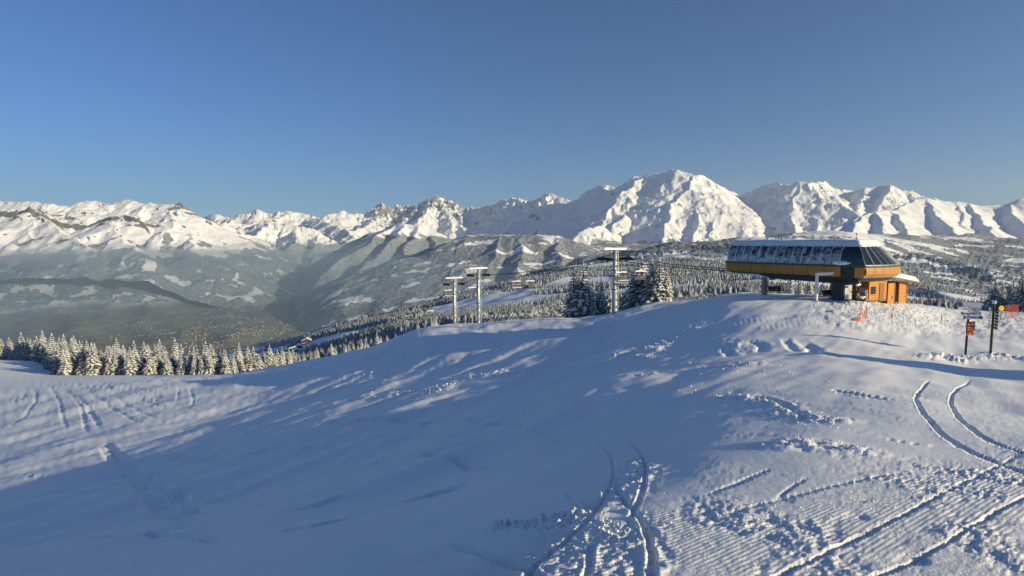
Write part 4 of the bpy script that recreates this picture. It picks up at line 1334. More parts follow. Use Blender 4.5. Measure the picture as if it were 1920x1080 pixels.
# glass: thirteen leaning bays on the side; a quarter-curved profile
def glass_prof(s):   # s 0 foot .. 1 eaves, offset inwards and height
    return INS * (s ** 1.7), zg + (zt - zg) * (math.sin(s * math.pi / 2) ** .9)
nb = 13; ya, yb = 2.5, L - .15
for i in range(nb):
    y0 = ya + (yb - ya) * i / nb + .05; y1 = ya + (yb - ya) * (i + 1) / nb - .05
    for part, xs in (('front', 1), ('back', -1)):
        m = MB(); vs = []; k = 6
        for j in range(k):
            o, z = glass_prof(j / (k - 1))
            x = o if xs > 0 else W - o
            vs += [(x, y0, z), (x, y1, z)]
        m.add(vs, [(2 * j, 2 * j + 1, 2 * j + 3, 2 * j + 2) if xs > 0 else (2 * j, 2 * j + 2, 2 * j + 3, 2 * j + 1) for j in range(k - 1)])
        m.build('glass_pane', M_GLASS_R, station, True)
m = MB()
for i in range(nb + 1):
    y = ya + (yb - ya) * i / nb
    for xs in (1, -1):
        pts = []
        for j in range(6):
            o, z = glass_prof(j / 5); pts.append(((o - .03) if xs > 0 else W - o + .03, y, z))
        m.tube(pts, .045, 5)
m.build('glazing_bar', M_FROSTSTEEL, station)['kind'] = 'stuff'
# clear near bay with the machinery showing
m = MB(); vs = []
for j in range(6):
    o, z = glass_prof(j / 5); vs += [(o, .10 + END * (j / 5) ** 1.3, z), (o, 2.44, z)]
m.add(vs, [(2 * j, 2 * j + 1, 2 * j + 3, 2 * j + 2) for j in range(5)]); m.build('glass_pane', M_GLASS, station, True)
# near end: six leaning panes
ne = 6
def endp(i, s):
    f = i / ne
    xb = W * f; xt = INS + (W - INS - 1.9) * f
    yb_ = bow(xb); yt = END + .35 * bow(W * f)
    return Vector((xb + (xt - xb) * s, yb_ + (yt - yb_) * s, zg + (zt - zg) * s))
for i in range(ne):
    m = MB(); a, b, c, d = endp(i, 0), endp(i + 1, 0), endp(i + 1, 1), endp(i, 1)
    gap = Vector((.05, 0, 0))
    m.add([a + gap, b - gap, c - gap, d + gap], [(0, 1, 2, 3)]); m.build('glass_pane', M_GLASS, station)
m = MB()
for i in range(ne + 1):
    m.bar(endp(i, 0) - Vector((0, .03, 0)), endp(i, 1) - Vector((0, .03, 0)), .07, .07)
    if i < ne: m.bar(endp(i, 1), endp(i + 1, 1), .12, .16); m.bar(endp(i, 0), endp(i + 1, 0), .08, .10)
# side triangle at the right of the near end
m.bar(endp(ne, 1), (W - INS, 2.4, zt), .1, .1)
m.build('glazing_bar', M_GALV, station)['kind'] = 'stuff'
m = MB(); m.add([endp(ne, 0), (W, 2.4, zg), (W - INS, 2.4, zt), endp(ne, 1)], [(0, 1, 2, 3)]); m.build('glass_pane', M_GLASS, station)
# roof deck and its snow
rp_ = [(INS - .1, END - .15), (W - 1.9 + .1, END - .12), (W - INS + .1, 2.4), (W - INS + .1, L + .05), (INS - .1, L + .05)]
m = MB(); m.prism([(x, y, zt) for x, y in rp_], (0, 0, .10)); st_roof = m.build('roof', M_TRIM, station)
bm = bmesh.new()
NXs, NYs = 15, 40
vg = {}
rs = random.Random(4)
for j in range(NYs + 1):
    for i in range(NXs + 1):
        u = i / NXs; y = END - .22 + (L + .12 - END + .22) * j / NYs
        left = INS - .18; right = (W - 1.9 + .18) + min(1, max(0, (y - END) / 1.6)) * .9
        x = left + (right - left) * u
        ed = min(u, 1 - u, j / NYs * 2.4, (1 - j / NYs) * 2.4)
        h = .58 * min(1, (ed / .10)) ** .5 if ed > 0 else 0
        h *= 1 + .12 * float(fbm(np.array([x * .5]), np.array([y * .35]), 2, 31)[0])
        dz = -.16 + .08 * float(noise(np.array([y * .9]), np.array([u]), 4)[0]) if ed <= 0 else 0
        vg[i, j] = bm.verts.new((x, y, zt + .11 + h + dz))
for j in range(NYs):
    for i in range(NXs):
        bm.faces.new((vg[i, j], vg[i + 1, j], vg[i + 1, j + 1], vg[i, j + 1]))
me = bpy.data.meshes.new('roof_snow'); bm.to_mesh(me); bm.free(); me.materials.append(M_ROOFSNOW)
me.polygons.foreach_set('use_smooth', [True] * len(me.polygons))
link(bpy.data.objects.new('roof_snow', me), st_roof)
# snow slid down onto the rail near the clear bay, and icicles of snow on the skirt
def lump(name, c, r, seed, parent, mat=M_ROOFSNOW, sub=3):
    bm = bmesh.new(); bmesh.ops.create_icosphere(bm, subdivisions=sub, radius=1)
    for v in bm.verts:
        k = 1 + .30 * float(fbm(np.array([v.co.x * 1.7 + seed * 3.1]), np.array([v.co.y * 1.7 + v.co.z * 1.3]), 3, seed)[0])
        v.co = Vector((v.co.x * r[0] * k, v.co.y * r[1] * k, v.co.z * r[2] * k))
    me = bpy.data.meshes.new(name); bm.to_mesh(me); bm.free(); me.materials.append(mat)
    me.polygons.foreach_set('use_smooth', [True] * len(me.polygons))
    o = bpy.data.objects.new(name, me); link(o, parent); o.location = c; return o
lump('slid_snow', (.10, 2.35, zg + .16), (.30, 1.0, .26), 3, station)
# hull under the skirt, stepping down towards the near end
m = MB()
hull = [(2.0, zb + .05), (L - .2, zb + .05), (L - .2, zb - .12), (L - 4.5, zb - .15), (L - 6.0, zb - .60), (2.4, zb - .75), (.7, zb - .45), (.35, zb + .05)]
m.prism([(.35, y, z) for y, z in hull], (W - .8, 0, 0)); m.build('hull', M_DARK, station)
m = MB(); m.prism([(.5, L - .3, zb - .16), (.5, L - 4.2, zb - .18), (.5, L - 5.6, zb - .56)], (W - 1.2, 0, 0)); m.build('hull_snow', M_ROOFSNOW, station)
m = MB(); m.box((W / 2, L / 2 + .6, zg + .02), (W - .5, L - 2.0, .06)); m.build('floor_plate', M_DARK, station)
# machinery behind the clear bay
m = MB()
m.tube([(W / 2, 3.2, zg + .35), (W / 2, 3.2, zg + .6)], 1.9, 24); m.box((1.6, 1.8, zg + .7), (.3, .25, 1.3)); m.box((2.2, 2.2, zg + .9), (.5, .4, .5))
m.build('bull_wheel', M_DARK, station)
m = MB(); m.tube([(1.35, 1.6, zg + .2), (1.5, 1.8, zg + 1.2)], .12, 8); m.tube([(1.3, .9, zg + .2), (1.35, 1.0, zg + 1.0)], .10, 8); m.build('drive_motor', M_YELLOW, station)
# legs
m = MB(); m.tube([(W / 2, L - 3.0, zb), (W / 2, L - 3.0, -1.2)], .32, 18); m.box((W / 2, L - 3.0, zb - .14), (1.1, 1.1, .2)); m.build('support_column', M_CONC, station, False)
m = MB(); m.box((W / 2 - 1.0, 3.6, .6), (1.5, 1.5, 3.8), bev=.04); m.build('support_pier', M_CONC, station)
m = MB()
for dx in (0, .45): m.bar((1.2 + dx, L - .6, -.3), (1.2 + dx, L + .1, zb + .05), .06)
for q in range(9):
    f = q / 9; m.bar((1.2, L - .6 + .7 * f, -.2 + (zb + .1) * f), (1.65, L - .6 + .7 * f, -.2 + (zb + .1) * f), .04)
m.build('ladder', M_DARK, station)
# aerials on the roof
for y in (11.2, 2.6):
    m = MB(); m.tube([(3.2, y, zt + .3), (3.2, y, zt + 1.25)], .025, 6)
    for a in range(3): m.bar((3.2, y, zt + .95), (3.2 + .5 * math.cos(a * 2.1), y + .5 * math.sin(a * 2.1), zt + .3), .02)
    m.box((3.2, y, zt + 1.28), (.16, .16, .10)); m.build('aerial', M_DARK, st_roof)
tag(station, 'raised lift top station with rimed glass, orange wood skirt and snowy roof', 'lift station')

def st_world(x, y, z):
    c, s = math.cos(RZ_LINE), math.sin(RZ_LINE)
    return Vector((st_c.x + c * x - s * y, st_c.y + s * x + c * y, ST_Z + z))

# grey drive cabinet and controls standing under the station
cab = st_world(.9, 2.6, 0)
o = empty('control_cabinet', (cab.x, cab.y, ground_z(cab.x, cab.y)), RZ_LINE)
m = MB(); m.box((0, 0, .85), (1.7, 1.2, 1.9), bev=.04); m.build('cabinet_body', M_DARK, o)
m = MB(); m.box((0, -.62, .9), (1.3, .04, 1.5), bev=.01); cd = m.build('cabinet_door', M_GALV, o); m = MB(); m.box((.5, -.66, .9), (.05, .05, .22)); m.build('handle', M_BLACK, cd)
m = MB(); m.box((0, 0, 1.86), (1.9, 1.4, .10), bev=.03); m.build('cabinet_lid', M_TRIM, o)
tag(o, 'dark control cabinet under the near end of the station', 'cabinet')

# chairs parked in the station
chair(0, -1, 'bare lift chair hanging under the left half of the station', CH_BARE, zfix=-2.45, t=line_t(1455, -GAUGE))
c1 = st_world(.4, 1.0, 0)
def chair_at(px, Y, topz, label, parts, rz):
    a, _ = px2a(px, 540); x = float(a) * Y
    o = empty('lift_chair', (x, Y, topz), rz)
    for nm, me in parts: link(bpy.data.objects.new(nm, me), o)
    return tag(o, label, 'chairlift chair', 'chairs of the chairlift')
chair(0, -1, 'lift chair beside the white post in front of the station', CH_BARE, zfix=-2.45, t=line_t(1557, -GAUGE))
chair_at(1617, 56.6, -2.5, 'lift chair with snow under the lit corner of the station', CH_SNOW, RZ_LINE + 3.5)

# ------------------------------------------------------------------ white post with an arm
p = on_snow(1530, 563)
p = Vector((p.x, p.y, near_z(p.x, p.y)))
o = empty('gantry_post', p, RZ_LINE)
hgt = wp(1530, 514, p.y)[2] - p.z
adir = Matrix.Rotation(-RZ_LINE, 3, 'Z') @ Vector((1, .12, .06)).normalized()
m = MB(); m.box((0, 0, hgt / 2 - .4), (.26, .26, hgt + .8), bev=.03); m.build('post', M_WHITE, o)
m = MB(); m.bar(Vector((0, 0, hgt - .10)) - adir * .13, Vector((0, 0, hgt - .10)) + adir * 2.65, .22, .20); m.build('arm', M_WHITE, o)
m = MB(); m.bar(Vector((0, 0, hgt + .06)) - adir * .1, Vector((0, 0, hgt + .06)) + adir * 2.6, .24, .12); m.build('arm_snow', M_ROOFSNOW, o)
tag(o, 'white steel post with a snowy arm in front of the station', 'post')

# ------------------------------------------------------------------ orange wooden hut behind the station
hb = wp(1668, 556, 61.5)
hut = empty('wooden_hut', (hb[0], hb[1], ground_z(hb[0], hb[1]) - .1), RZ_LINE)
hw, hd, hh = 4.3, 3.6, 2.35
def planks(x0, x1, y0, y1, face, mat, z0=0.0, z1=hh, step=.24):
    z = z0
    while z < z1 - .05:
        zz = min(z + step - .02, z1)
        m = MB()
        if face == 'f': m.box(((x0 + x1) / 2, y0, (z + zz) / 2), (x1 - x0, .07, zz - z), bev=.008)
        else: m.box((x0, (y0 + y1) / 2, (z + zz) / 2), (.07, y1 - y0, zz - z), bev=.008)
        m.build('plank', mat, hut); z += step
planks(-.6, .95, 0, 0, 'f', M_HUT); planks(1.95, hw - .6, 0, 0, 'f', M_HUT)
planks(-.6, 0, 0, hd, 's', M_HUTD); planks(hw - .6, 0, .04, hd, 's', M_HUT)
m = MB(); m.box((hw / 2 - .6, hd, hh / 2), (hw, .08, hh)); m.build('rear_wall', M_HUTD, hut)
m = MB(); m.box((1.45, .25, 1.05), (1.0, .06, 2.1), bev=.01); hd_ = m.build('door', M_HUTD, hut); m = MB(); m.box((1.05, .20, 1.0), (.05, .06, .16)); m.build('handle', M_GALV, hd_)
for xx in (-.55, .98, 1.92, hw - .62):
    m = MB(); m.box((xx, -.01, hh / 2), (.13, .13, hh)); m.build('corner_post', M_HUTD, hut)
m = MB(); roofp = [(-1.6, -.7, hh + .75), (hw + .6, -1.0, hh - .15), (hw + .6, hd + .8, hh + .75), (-1.6, hd + .8, hh + 1.65)]
m.prism(roofp, (0, 0, .12)); hut_roof = m.build('roof', M_HUTD, hut)
bm = bmesh.new(); vg = {}
A, B, C_, D = [Vector(q) for q in roofp]
for i in range(15):
    for j in range(13):
        u, v = i / 14, j / 12
        q = (A.lerp(B, u)).lerp(D.lerp(C_, u), v)
        ed = min(u, 1 - u, v, 1 - v)
        q = q + Vector((0, 0, .14 + .50 * min(1, ed / .09) ** .5 * (1 + .15 * math.sin(7 * u + 3 * v))))
        vg[i, j] = bm.verts.new(q)
for i in range(14):
    for j in range(12): bm.faces.new((vg[i, j], vg[i + 1, j], vg[i + 1, j + 1], vg[i, j + 1]))
me = bpy.data.meshes.new('roof_snow'); bm.to_mesh(me); bm.free(); me.materials.append(M_ROOFSNOW)
me.polygons.foreach_set('use_smooth', [True] * len(me.polygons)); link(bpy.data.objects.new('roof_snow', me), hut_roof)
m = MB(); m.bar((hw - .6, .1, hh - .9), (hw + .35, -.5, hh - .02), .09); m.build('roof_brace', M_HUTD, hut_roof)
tag(hut, 'orange wooden hut with a thick snowy roof beside the station', 'hut')
# attendants' room of brown boards under the station end
ar = st_world(3.6, 1.9, 0)
o = empty('wooden_cabin', (ar.x, ar.y, ground_z(ar.x, ar.y) - .1), RZ_LINE)
z = 0
while z < 2.3:
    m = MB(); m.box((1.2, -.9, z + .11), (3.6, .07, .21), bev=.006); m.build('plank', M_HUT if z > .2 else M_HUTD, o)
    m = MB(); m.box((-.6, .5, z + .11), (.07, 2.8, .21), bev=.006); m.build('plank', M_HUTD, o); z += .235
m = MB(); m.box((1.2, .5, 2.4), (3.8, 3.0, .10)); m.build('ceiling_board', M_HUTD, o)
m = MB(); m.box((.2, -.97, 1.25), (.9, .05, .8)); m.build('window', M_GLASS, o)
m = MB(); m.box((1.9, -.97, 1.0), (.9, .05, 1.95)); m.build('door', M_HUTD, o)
tag(o, 'brown boarded cabin in the shade below the station end', 'cabin')
# striped pole leaning by the hut
pp = wp(1671, 559, 57.5)
o = empty('striped_pole', (pp[0], pp[1], ground_z(pp[0], pp[1])), 0)
M2 = Vector((.10, 0, 1))
for k in range(4):
    m = MB(); m.tube([M2 * (.02 + .36 * k), M2 * (.36 + .36 * k)], .05, 8); m.build('stripe', M_WHITE if k != 2 else M_RED, o)
tag(o, 'leaning white pole with a red stripe in front of the hut', 'pole')
# ------------------------------------------------------------------ signposts at the right
def local_frame(o): return o
p = on_snow(1810, 664)
sg = empty('signpost', p, math.radians(-8))
k1 = p.y / FPX
H1 = wp(1813, 575, p.y)[2] - p.z
m = MB(); m.tube([(0, 0, -.5), (.04, 0, H1)], .062, 10); m.build('post', M_GREENP, sg)
zc = wp(1815, 615, p.y)[2] - p.z
tilt = Matrix.Rotation(math.radians(24), 3, 'Z') @ Matrix.Rotation(math.radians(-3), 3, 'Y')
def onb(x, y, z): return tilt @ Vector((x, y, z)) + Vector((.12, -.12, zc))
b = MB(); b.box((.12, -.12, zc), (.72, .05, .84), tilt, bev=.012); bo = b.build('board', M_BROWNSIGN, sg)
t = MB(); t.add([onb(-.29, -.032, .20), onb(-.09, -.032, .20), onb(-.19, -.032, .36)], [(0, 1, 2)]); t.build('warning_triangle', M_YELLOW, bo)
t = MB(); t.box(onb(-.19, -.032, .0), (.15, .006, .2), tilt); t.build('pictogram', M_YELLOW, bo)
rr = random.Random(8)
t = MB()
for row, (z, x0, x1) in enumerate(((.33, -.02, .18), (.23, -.02, .28), (.03, -.02, .08), (-.07, -.04, .28), (-.22, -.18, .28))):
    x = x0
    while x < x1:     # the lettering is too small to read: short strokes of its size and colour
        w = rr.uniform(.022, .04); t.box(onb(x + w / 2, -.032, z), (w, .006, .055 + rr.uniform(-.012, .012)), tilt); x += w + .012
t.build('lettering', M_WHITE, bo)
t = MB(); t.box(onb(.06, -.032, -.345), (.40, .006, .09), tilt); rb = t.build('red_strip', M_SIGNRED, bo)
t = MB()
for q in range(4): t.box(onb(-.02 + .05 * q, -.038, -.345), (.03, .004, .04), tilt)
t.build('strip_lettering', M_WHITE, bo)
rz2 = Matrix.Rotation(math.radians(-4), 3, 'Z')
for i, (py, x0, x1, tip, side) in enumerate(((579, -.55, .62, M_WHITE, -1), (587, -.38, .64, M_GREEN, -1), (594.5, -.30, .66, M_SIGNRED, 1))):
    z = wp(1812, py, p.y)[2] - p.z
    m = MB(); h = .105
    if side < 0: poly = [(x0, z - h), (x1, z - h), (x1, z + h), (x0, z + h), (x0 - .12, z)]
    else: poly = [(x0, z - h), (x1, z - h), (x1 + .12, z), (x1, z + h), (x0, z + h)]
    m.prism([rz2 @ Vector((q[0], -.10, q[1])) for q in poly], (0, -.03, 0)); ao = m.build('arrow_board', M_WHITE, sg)
    t = MB()
    if side < 0 and i == 1: tp = [(x0 - .12, z), (x0 + .06, z - .08), (x0 + .10, z), (x0 + .06, z + .08)]
    elif side < 0: tp = [(x0 - .10, z), (x0 - .02, z - .05), (x0 - .02, z + .05)]
    else: tp = [(x1 + .12, z), (x1 - .06, z + .085), (x1 - .18, z), (x1 - .06, z - .085)]
    t.prism([rz2 @ Vector((q[0], -.14, q[1])) for q in tp], (0, -.004, 0)); t.build('arrow_tip', tip, ao)
    if i == 2:
        t = MB(); t.prism([rz2 @ Vector((q[0], -.14, q[1])) for q in [(x0, z - .1), (x0 + .07, z - .1), (x0 + .07, z + .1), (x0, z + .1)]], (0, -.004, 0)); t.build('end_mark', M_BLACK, ao)
    t = MB(); x = x0 + .2
    while x < x1 - .3:
        w = rr.uniform(.03, .05); t.box(rz2 @ Vector((x, -.136, z)), (w, .004, .05), rz2); x += w + .02
    t.build('lettering', M_TRIM, ao)
tag(sg, 'signpost with a brown warning board under white arrow boards', 'signpost')

p = on_snow(1857, 667)
sg = empty('signpost', p, math.radians(62))
H2 = wp(1863, 569, p.y)[2] - p.z
m = MB(); m.tube([(0, 0, -.5), (0, 0, H2)], .072, 10, r2=.065); m.build('post', M_GREENP, sg)
m = MB(); m.tube([(0, 0, H2 - .02), (0, 0, H2 + .16)], .10, 10); m.build('post_cap', M_FROSTSTEEL, sg)
z = H2 - .34
for i in range(7):
    m = MB(); m.box((-.28, -.10, z), (.62, .035, .155), bev=.008); m.build('arrow_board', M_GREENP if i % 2 == 0 else M_BLACK, sg)
    m = MB(); m.prism([(.02, .10, z - .07), (.40, .10, z - .07), (.50, .10, z), (.40, .10, z + .07), (.02, .10, z + .07)], (0, .03, 0)); m.build('arrow_board', M_WHITE, sg)
    z -= .185
tag(sg, 'signpost with boards seen edge-on, rightmost of the two', 'signpost')

# ------------------------------------------------------------------ nets and marker poles
def net(name, A, B, h, label, poles=3, mesh=.14, lean=0.0, sagx=0.0):
    A = Vector(A); B = Vector(B)
    o = empty(name, A, 0)
    d = B - A; Ls = d.length
    def pt(u, v):
        s = math.sin(math.pi * u * poles) ** 2 * sagx
        q = d * u + Vector((0, 0, .05 + (h - s) * v)); return q + Vector((lean * v, 0, 0))
    for i in range(poles + 1):
        u = i / poles
        m = MB(); m.tube([d * u + Vector((0, 0, -.3)), d * u + Vector((lean, 0, h + .15))], .022, 6); m.build('pole', M_RED, o)
    m = MB(); n = int(Ls / mesh)
    for i in range(n + 1): m.bar(pt(i / n, 0), pt(i / n, 1), .014, .008)
    for j in range(int(h / mesh) + 1):
        v = min(1, j * mesh / h)
        for i in range(n): m.bar(pt(i / n, v), pt((i + 1) / n, v), .014, .008)
    m.build('netting', M_ORANGE, o)
    return tag(o, label, 'safety net')
def gp(px, Y):
    a, _ = px2a(px, 600); x = float(a) * Y
    return Vector((x, Y, ground_z(x, Y)))
q0, q1 = gp(1884, 66), gp(1908, 70)
net('safety_net', q0, q1, 1.5, 'orange safety net strung beside the second signpost', 2, .20)
q0, q1 = gp(1612, 45.5), gp(1624, 46.2)
net('safety_net', q0, q1, 1.15, 'low orange net between two thin poles in front of the station', 1, .13, sagx=.7)
lump('fallen_net', gp(1606, 45.2) + Vector((0, 0, .06)), (.42, .18, .12), 7, None, M_ORANGE)
tag(bpy.data.objects['fallen_net'], 'heap of fallen orange netting on the snow', 'net')
# yellow disc on a stake
q = gp(1876, 62)
o = empty('marker_disc', q, 0)
zz = wp(1876, 578, 62)[2] - q.z
m = MB(); m.tube([(0, 0, -.3), (0, 0, zz)], .03, 6); m.build('stake', M_GREENP, o)
m = MB(); m.tube([(0, -.04, zz), (0, .04, zz)], .30, 18); m.build('disc', M_YELLOW, o)
tag(o, 'round yellow marker on a stake left of the orange net', 'marker')
for px, Y, h, lab in [(1703, 66, .7, 'short red stake at the right corner of the hut'), (1721, 70, 1.15, 'red marker pole beside the young spruce near the hut'), (1737, 72, 1.2, 'red marker pole, second right of the hut'), (1757, 74, .9, 'red marker pole, furthest right of the hut'),
                      (1672, 46, .85, 'thin red-tipped stake in the churned snow'), (1765, 52, .8, 'small red stake left of the first signpost')]:
    q = gp(px, Y); o = empty('marker_pole', q, 0)
    m = MB(); m.tube([(0, 0, -.3), (0, 0, h * .6)], .035, 7); m.build('lower_pole', M_RED if h > 1 else M_GALV, o)
    m = MB(); m.tube([(0, 0, h * .6), (.01, 0, h)], .045, 7); m.build('pole_tip', M_RED, o)
    tag(o, lab, 'marker pole', 'red marker poles by the hut')

# ------------------------------------------------------------------ chalets
M_CHWALL = flat('chalet_boards', (0.10, 0.06, 0.04), .8, grain=.3, gs=1.5)
M_CHBASE = flat('chalet_plaster', (0.42, 0.38, 0.33), .85, grain=.1, gs=1)
def chalet_meshes(w, d, h, rf):
    a = MB(); a.box((0, 0, h * .2), (w, d, h * .4 + 3)); me1 = a.mesh('plinth', M_CHBASE)
    b = MB(); b.prism([(-w / 2, -d / 2, h * .4), (w / 2, -d / 2, h * .4), (w / 2, -d / 2, h), (0, -d / 2, h + rf), (-w / 2, -d / 2, h)], (0, d, 0)); me2 = b.mesh('wall', M_CHWALL)
    c = MB()
    for s in (-1, 1):
        c.prism([(0, -d / 2 - .9, h + rf + .1), (s * (w / 2 + 1.0), -d / 2 - .9, h - rf * .28), (s * (w / 2 + 1.0), -d / 2 - .9, h - rf * .28 + .6), (0, -d / 2 - .9, h + rf + .75)], (0, d + 1.8, 0))
    me3 = c.mesh('snowy_roof', M_ROOFSNOW)
    e = MB()
    for x in (-w * .28, 0, w * .28):
        for z in (h * .22, h * .65): e.box((x, -d / 2 - .02, z), (w * .12, .08, h * .16))
    me4 = e.mesh('windows', M_GLASS)
    g = MB(); g.box((w * .2, 0, h + rf * .9), (.9, .9, 2.0)); me5 = g.mesh('chimney', M_CHBASE)
    return [('plinth', me1), ('wall', me2), ('roof', me3), ('chimney', me5)], (w, d, h)
CHAL = [chalet_meshes(11, 13, 6.0, 2.6), chalet_meshes(9, 10, 5.0, 2.2), chalet_meshes(14, 11, 7.0, 3.0)]
M_PANE = M_GLASS
def chalet(px, Y, kind, rz, label, group, s=1.0, win=True):
    a, _ = px2a(px, 640); x = float(a) * Y
    o = empty('chalet', (x, Y, ground_z(x, Y)), rz); o.scale = (s, s, s)
    parts, (w, d, h) = CHAL[kind]
    kids = {}
    for nm, me in parts: kids[nm] = link(bpy.data.objects.new(nm, me), kids['roof'] if nm == 'chimney' else o)
    if win:
        for xx in (-.28, 0, .28):
            for z in (.22, .65):
                link(bpy.data.objects.new('window', WIN), o).location = (w * xx, -d / 2 - .03, h * z)
    return tag(o, label, 'chalet', group)
wm = MB(); wm.box((0, 0, 0), (1.2, .1, 1.1)); WIN = wm.mesh('window', M_GLASS)
GV = 'snow-roofed chalets in the forest clearing'
rc = random.Random(12)
vl = [(478, 760, 'leftmost chalet of the forest clearing'), (492, 800, 'chalet with a broad snowy roof in the clearing'), (505, 740, 'chalet nearest the forest edge in the clearing'), (512, 860, 'upper chalet in the middle of the clearing'),
      (526, 800, 'chalet in the middle of the forest clearing'), (538, 870, 'chalet at the back of the forest clearing'), (547, 780, 'chalet right of the middle of the clearing'), (560, 850, 'chalet at the right side of the clearing'),
      (575, 900, 'rightmost chalet of the forest clearing'), (499, 900, 'farthest chalet at the left of the clearing')]
for i, (px, Y, lab) in enumerate(vl):
    chalet(px, Y, i % 3, rc.uniform(-.5, .7), lab, GV)
chalet(1765, 135, 1, .5, 'small dark chalet beyond the churned snow right of the hut', None, s=.22, win=False)
chalet(1819, 96, 1, .9, 'low brown chalet roof showing behind the arrow boards', None, s=.20, win=False)

def far_town():
    r = np.random.default_rng(31)
    n = 5200
    Y = r.uniform(5600, 9300, n); px = r.normal(560, 150, n)
    x = (px - 960) / FPX * Y
    dens = fbm(x / 700, Y / 700, 3, 201)
    ok = (dens > -.02) & (px > -50) & (px < 900) & (val_sample(x, Y, 'field') > .5)
    # a few hamlets on the near slope and on the far terraces
    Y2 = r.uniform(1500, 2300, 500); px2 = r.normal(780, 45, 500); x2 = (px2 - 960) / FPX * Y2
    ok2 = fbm(x2 / 120, Y2 / 120, 2, 203) > .05
    X = np.concatenate([x[ok], x2[ok2]]); Yv = np.concatenate([Y[ok], Y2[ok2]])
    Z = val_sample(X, Yv)
    V = []; F = []; mi = []
    for a, b, c in zip(X, Yv, Z):
        w, d, h = r.uniform(8, 24), r.uniform(8, 16), r.uniform(5, 10); an = r.uniform(0, 3.1); ca, sa = math.cos(an), math.sin(an)
        k = len(V)
        for (dx, dy, dz) in ((-1,-1,-6),(1,-1,-6),(1,1,-6),(-1,1,-6),(-1,-1,h),(1,-1,h),(1,1,h),(-1,1,h),(0,-1,h*1.45),(0,1,h*1.45)):
            u, v = dx * w / 2, dy * d / 2; V.append((a + ca * u - sa * v, b + sa * u + ca * v, c + dz))
        F += [(k,k+1,k+5,k+4),(k+1,k+2,k+6,k+5),(k+2,k+3,k+7,k+6),(k+3,k,k+4,k+7),(k+4,k+5,k+8),(k+6,k+7,k+9),(k+5,k+6,k+9,k+8),(k+7,k+4,k+8,k+9)]
        mi += [0] * 6 + [1] * 2
    me = bpy.data.meshes.new('valley_town'); me.from_pydata(V, [], F); me.materials.append(M_TOWN); me.materials.append(M_TOWNROOF)
    me.polygons.foreach_set('material_index', mi); me.update()
    o = bpy.data.objects.new('valley_town', me); link(o)
    tag(o, 'far town houses scattered over the valley floor', 'town', kind='stuff')
M_TOWN = flat('far_plaster', (0.34, 0.31, 0.29), .9, grain=.3, gs=.01)
M_TOWNROOF = flat('far_roofs', (0.30, 0.30, 0.30), .9, grain=.4, gs=.01)
far_town()

# ------------------------------------------------------------------ loose snow clods
def clod_mesh(seed):
    bm = bmesh.new(); bmesh.ops.create_icosphere(bm, subdivisions=2, radius=1)
    for v in bm.verts:
        k = 1 + .42 * float(fbm(np.array([v.co.x * 1.6 + seed * 5.3]), np.array([v.co.y * 1.6 + v.co.z * 2.1]), 3, seed)[0])
        v.co = v.co * k
    me = bpy.data.meshes.new('snow_clod'); bm.to_mesh(me); bm.free(); me.materials.append(M_ROOFSNOW)
    return me
CLOD = [clod_mesh(i + 3) for i in range(7)]
GCL = 'loose snow clods in the foreground'
rk = random.Random(17)
big = [(1017,962,7,'round snow clod lying alone above the row of clods'), (1058,962,6,'single round snow ball right of the lone clod'), (940,977,6,None), (953,981,8,None), (968,975,7,None), (985,986,9,None), (992,980,6,None), (1003,984,6,None), (1020,976,6,None), (1026,988,7,None), (1048,980,12,'tallest upright snow clod in the middle of the row'), (1056,984,9,None), (1070,978,8,None), (1080,974,9,None), (1088,978,6,None), (966,981,6,None), (1035,984,5,None), (1010,991,5,None)]
for px, py, sz, lab in big:
    q = on_snow(px, py); s = sz * .5 * q.y / FPX * .9
    o = bpy.data.objects.new('snow_clod', CLOD[rk.randrange(7)]); link(o)
    o.location = (q.x, q.y, q.z + s * .55); o.scale = (s * rk.uniform(.8, 1.2), s * rk.uniform(.8, 1.2), s * rk.uniform(.8, 1.5) * (1.25 if lab and 'tallest' in lab else 1)); o.rotation_euler = (rk.uniform(0, 6), rk.uniform(0, 6), rk.uniform(0, 6)) if not lab else (0, 0, rk.uniform(0, 6))
    tag(o, lab or 'snow clod in the row of clods at the lower middle', 'snow clod', GCL)
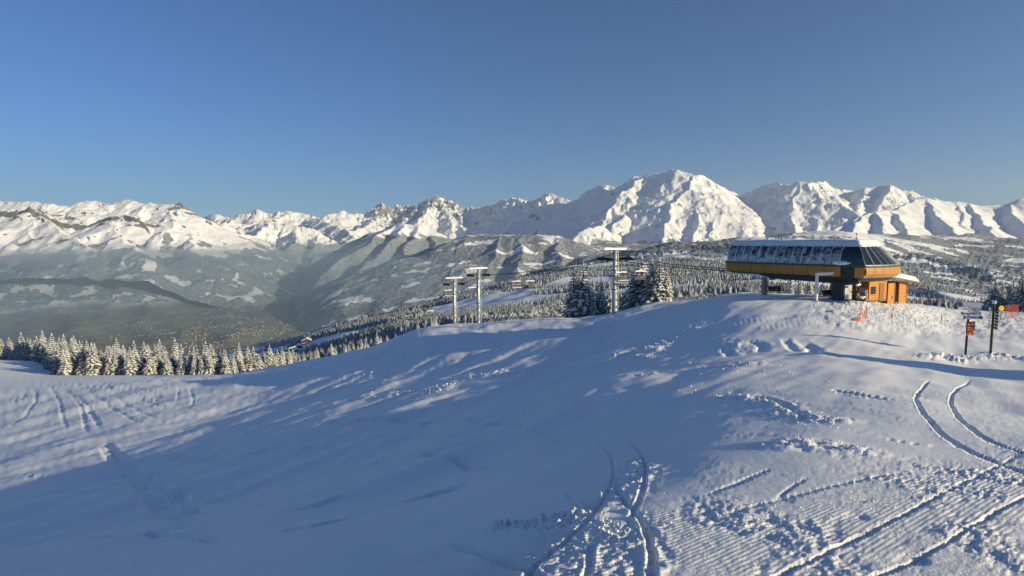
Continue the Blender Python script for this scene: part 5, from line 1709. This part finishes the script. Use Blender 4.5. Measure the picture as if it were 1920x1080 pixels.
def crumbs():
    r = random.Random(23); V = []; F = []
    ico = bmesh.new(); bmesh.ops.create_icosphere(ico, subdivisions=1, radius=1)
    bv = [v.co.copy() for v in ico.verts]; ico.verts.ensure_lookup_table(); bf = [[v.index for v in f.verts] for f in ico.faces]; ico.free()
    def put(px, py, size_px):
        q = on_snow(px, py)
        s = size_px * .5 * q.y / FPX; k = len(V)
        R = Matrix.Rotation(r.uniform(0, 6), 3, 'X') @ Matrix.Rotation(r.uniform(0, 6), 3, 'Z')
        sc = (r.uniform(.7, 1.3), r.uniform(.7, 1.3), r.uniform(.7, 1.2))
        for b in bv:
            j = r.uniform(.75, 1.2); w = R @ Vector((b.x * sc[0] * j, b.y * sc[1] * j, b.z * sc[2] * j)) * s
            V.append((q.x + w.x, q.y + w.y, q.z + s * .5 + w.z))
        F.extend([tuple(k + i for i in f) for f in bf])
    def along(pts, n, spread, s0, s1):
        for _ in range(n):
            i = r.randrange(len(pts) - 1); u = r.random()
            x = pts[i][0] + (pts[i + 1][0] - pts[i][0]) * u + r.gauss(0, spread); y = pts[i][1] + (pts[i + 1][1] - pts[i][1]) * u + r.gauss(0, spread * .45)
            put(x, min(y, 1075), r.uniform(s0, s1))
    along([(1150, 925), (1165, 900), (1190, 880), (1180, 850)], 170, 16, 2, 5)
    along([(930, 985), (1000, 985), (1090, 970)], 90, 12, 2, 5)
    along([(1100, 975), (1150, 990), (1180, 1000)], 110, 16, 2, 6)
    along([(690, 748), (800, 735), (840, 728)], 60, 8, 1.5, 3.5)
    along([(880, 708), (980, 700), (1015, 690)], 70, 7, 1.5, 3.5)
    along([(1195, 668), (1230, 650), (1250, 640), (1300, 612)], 160, 12, 1.5, 4)
    along([(1285, 740), (1400, 745), (1500, 775), (1570, 790)], 160, 16, 1.5, 4)
    along([(1470, 835), (1540, 830), (1610, 850)], 110, 12, 1.5, 4.5)
    along([(1560, 575), (1650, 590), (1760, 600)], 420, 22, 1.5, 4)
    along([(1000, 1030), (1200, 1000), (1500, 960), (1900, 900)], 260, 50, 1.5, 5)
    along([(1300, 690), (1450, 692), (1600, 735)], 60, 14, 1.5, 3.5)
    along([(740, 664), (765, 660)], 20, 5, 1.5, 3); along([(1050, 622), (1150, 612)], 40, 4, 1.5, 3); along([(1790, 668), (1870, 668)], 50, 6, 1.5, 4)
    me = bpy.data.meshes.new('snow_crumbs'); me.from_pydata(V, [], F); me.materials.append(M_ROOFSNOW); me.update()
    o = bpy.data.objects.new('snow_crumbs', me); link(o); tag(o, 'small crumbs of broken snow strewn over the piste', 'snow crumbs', kind='stuff')
crumbs()
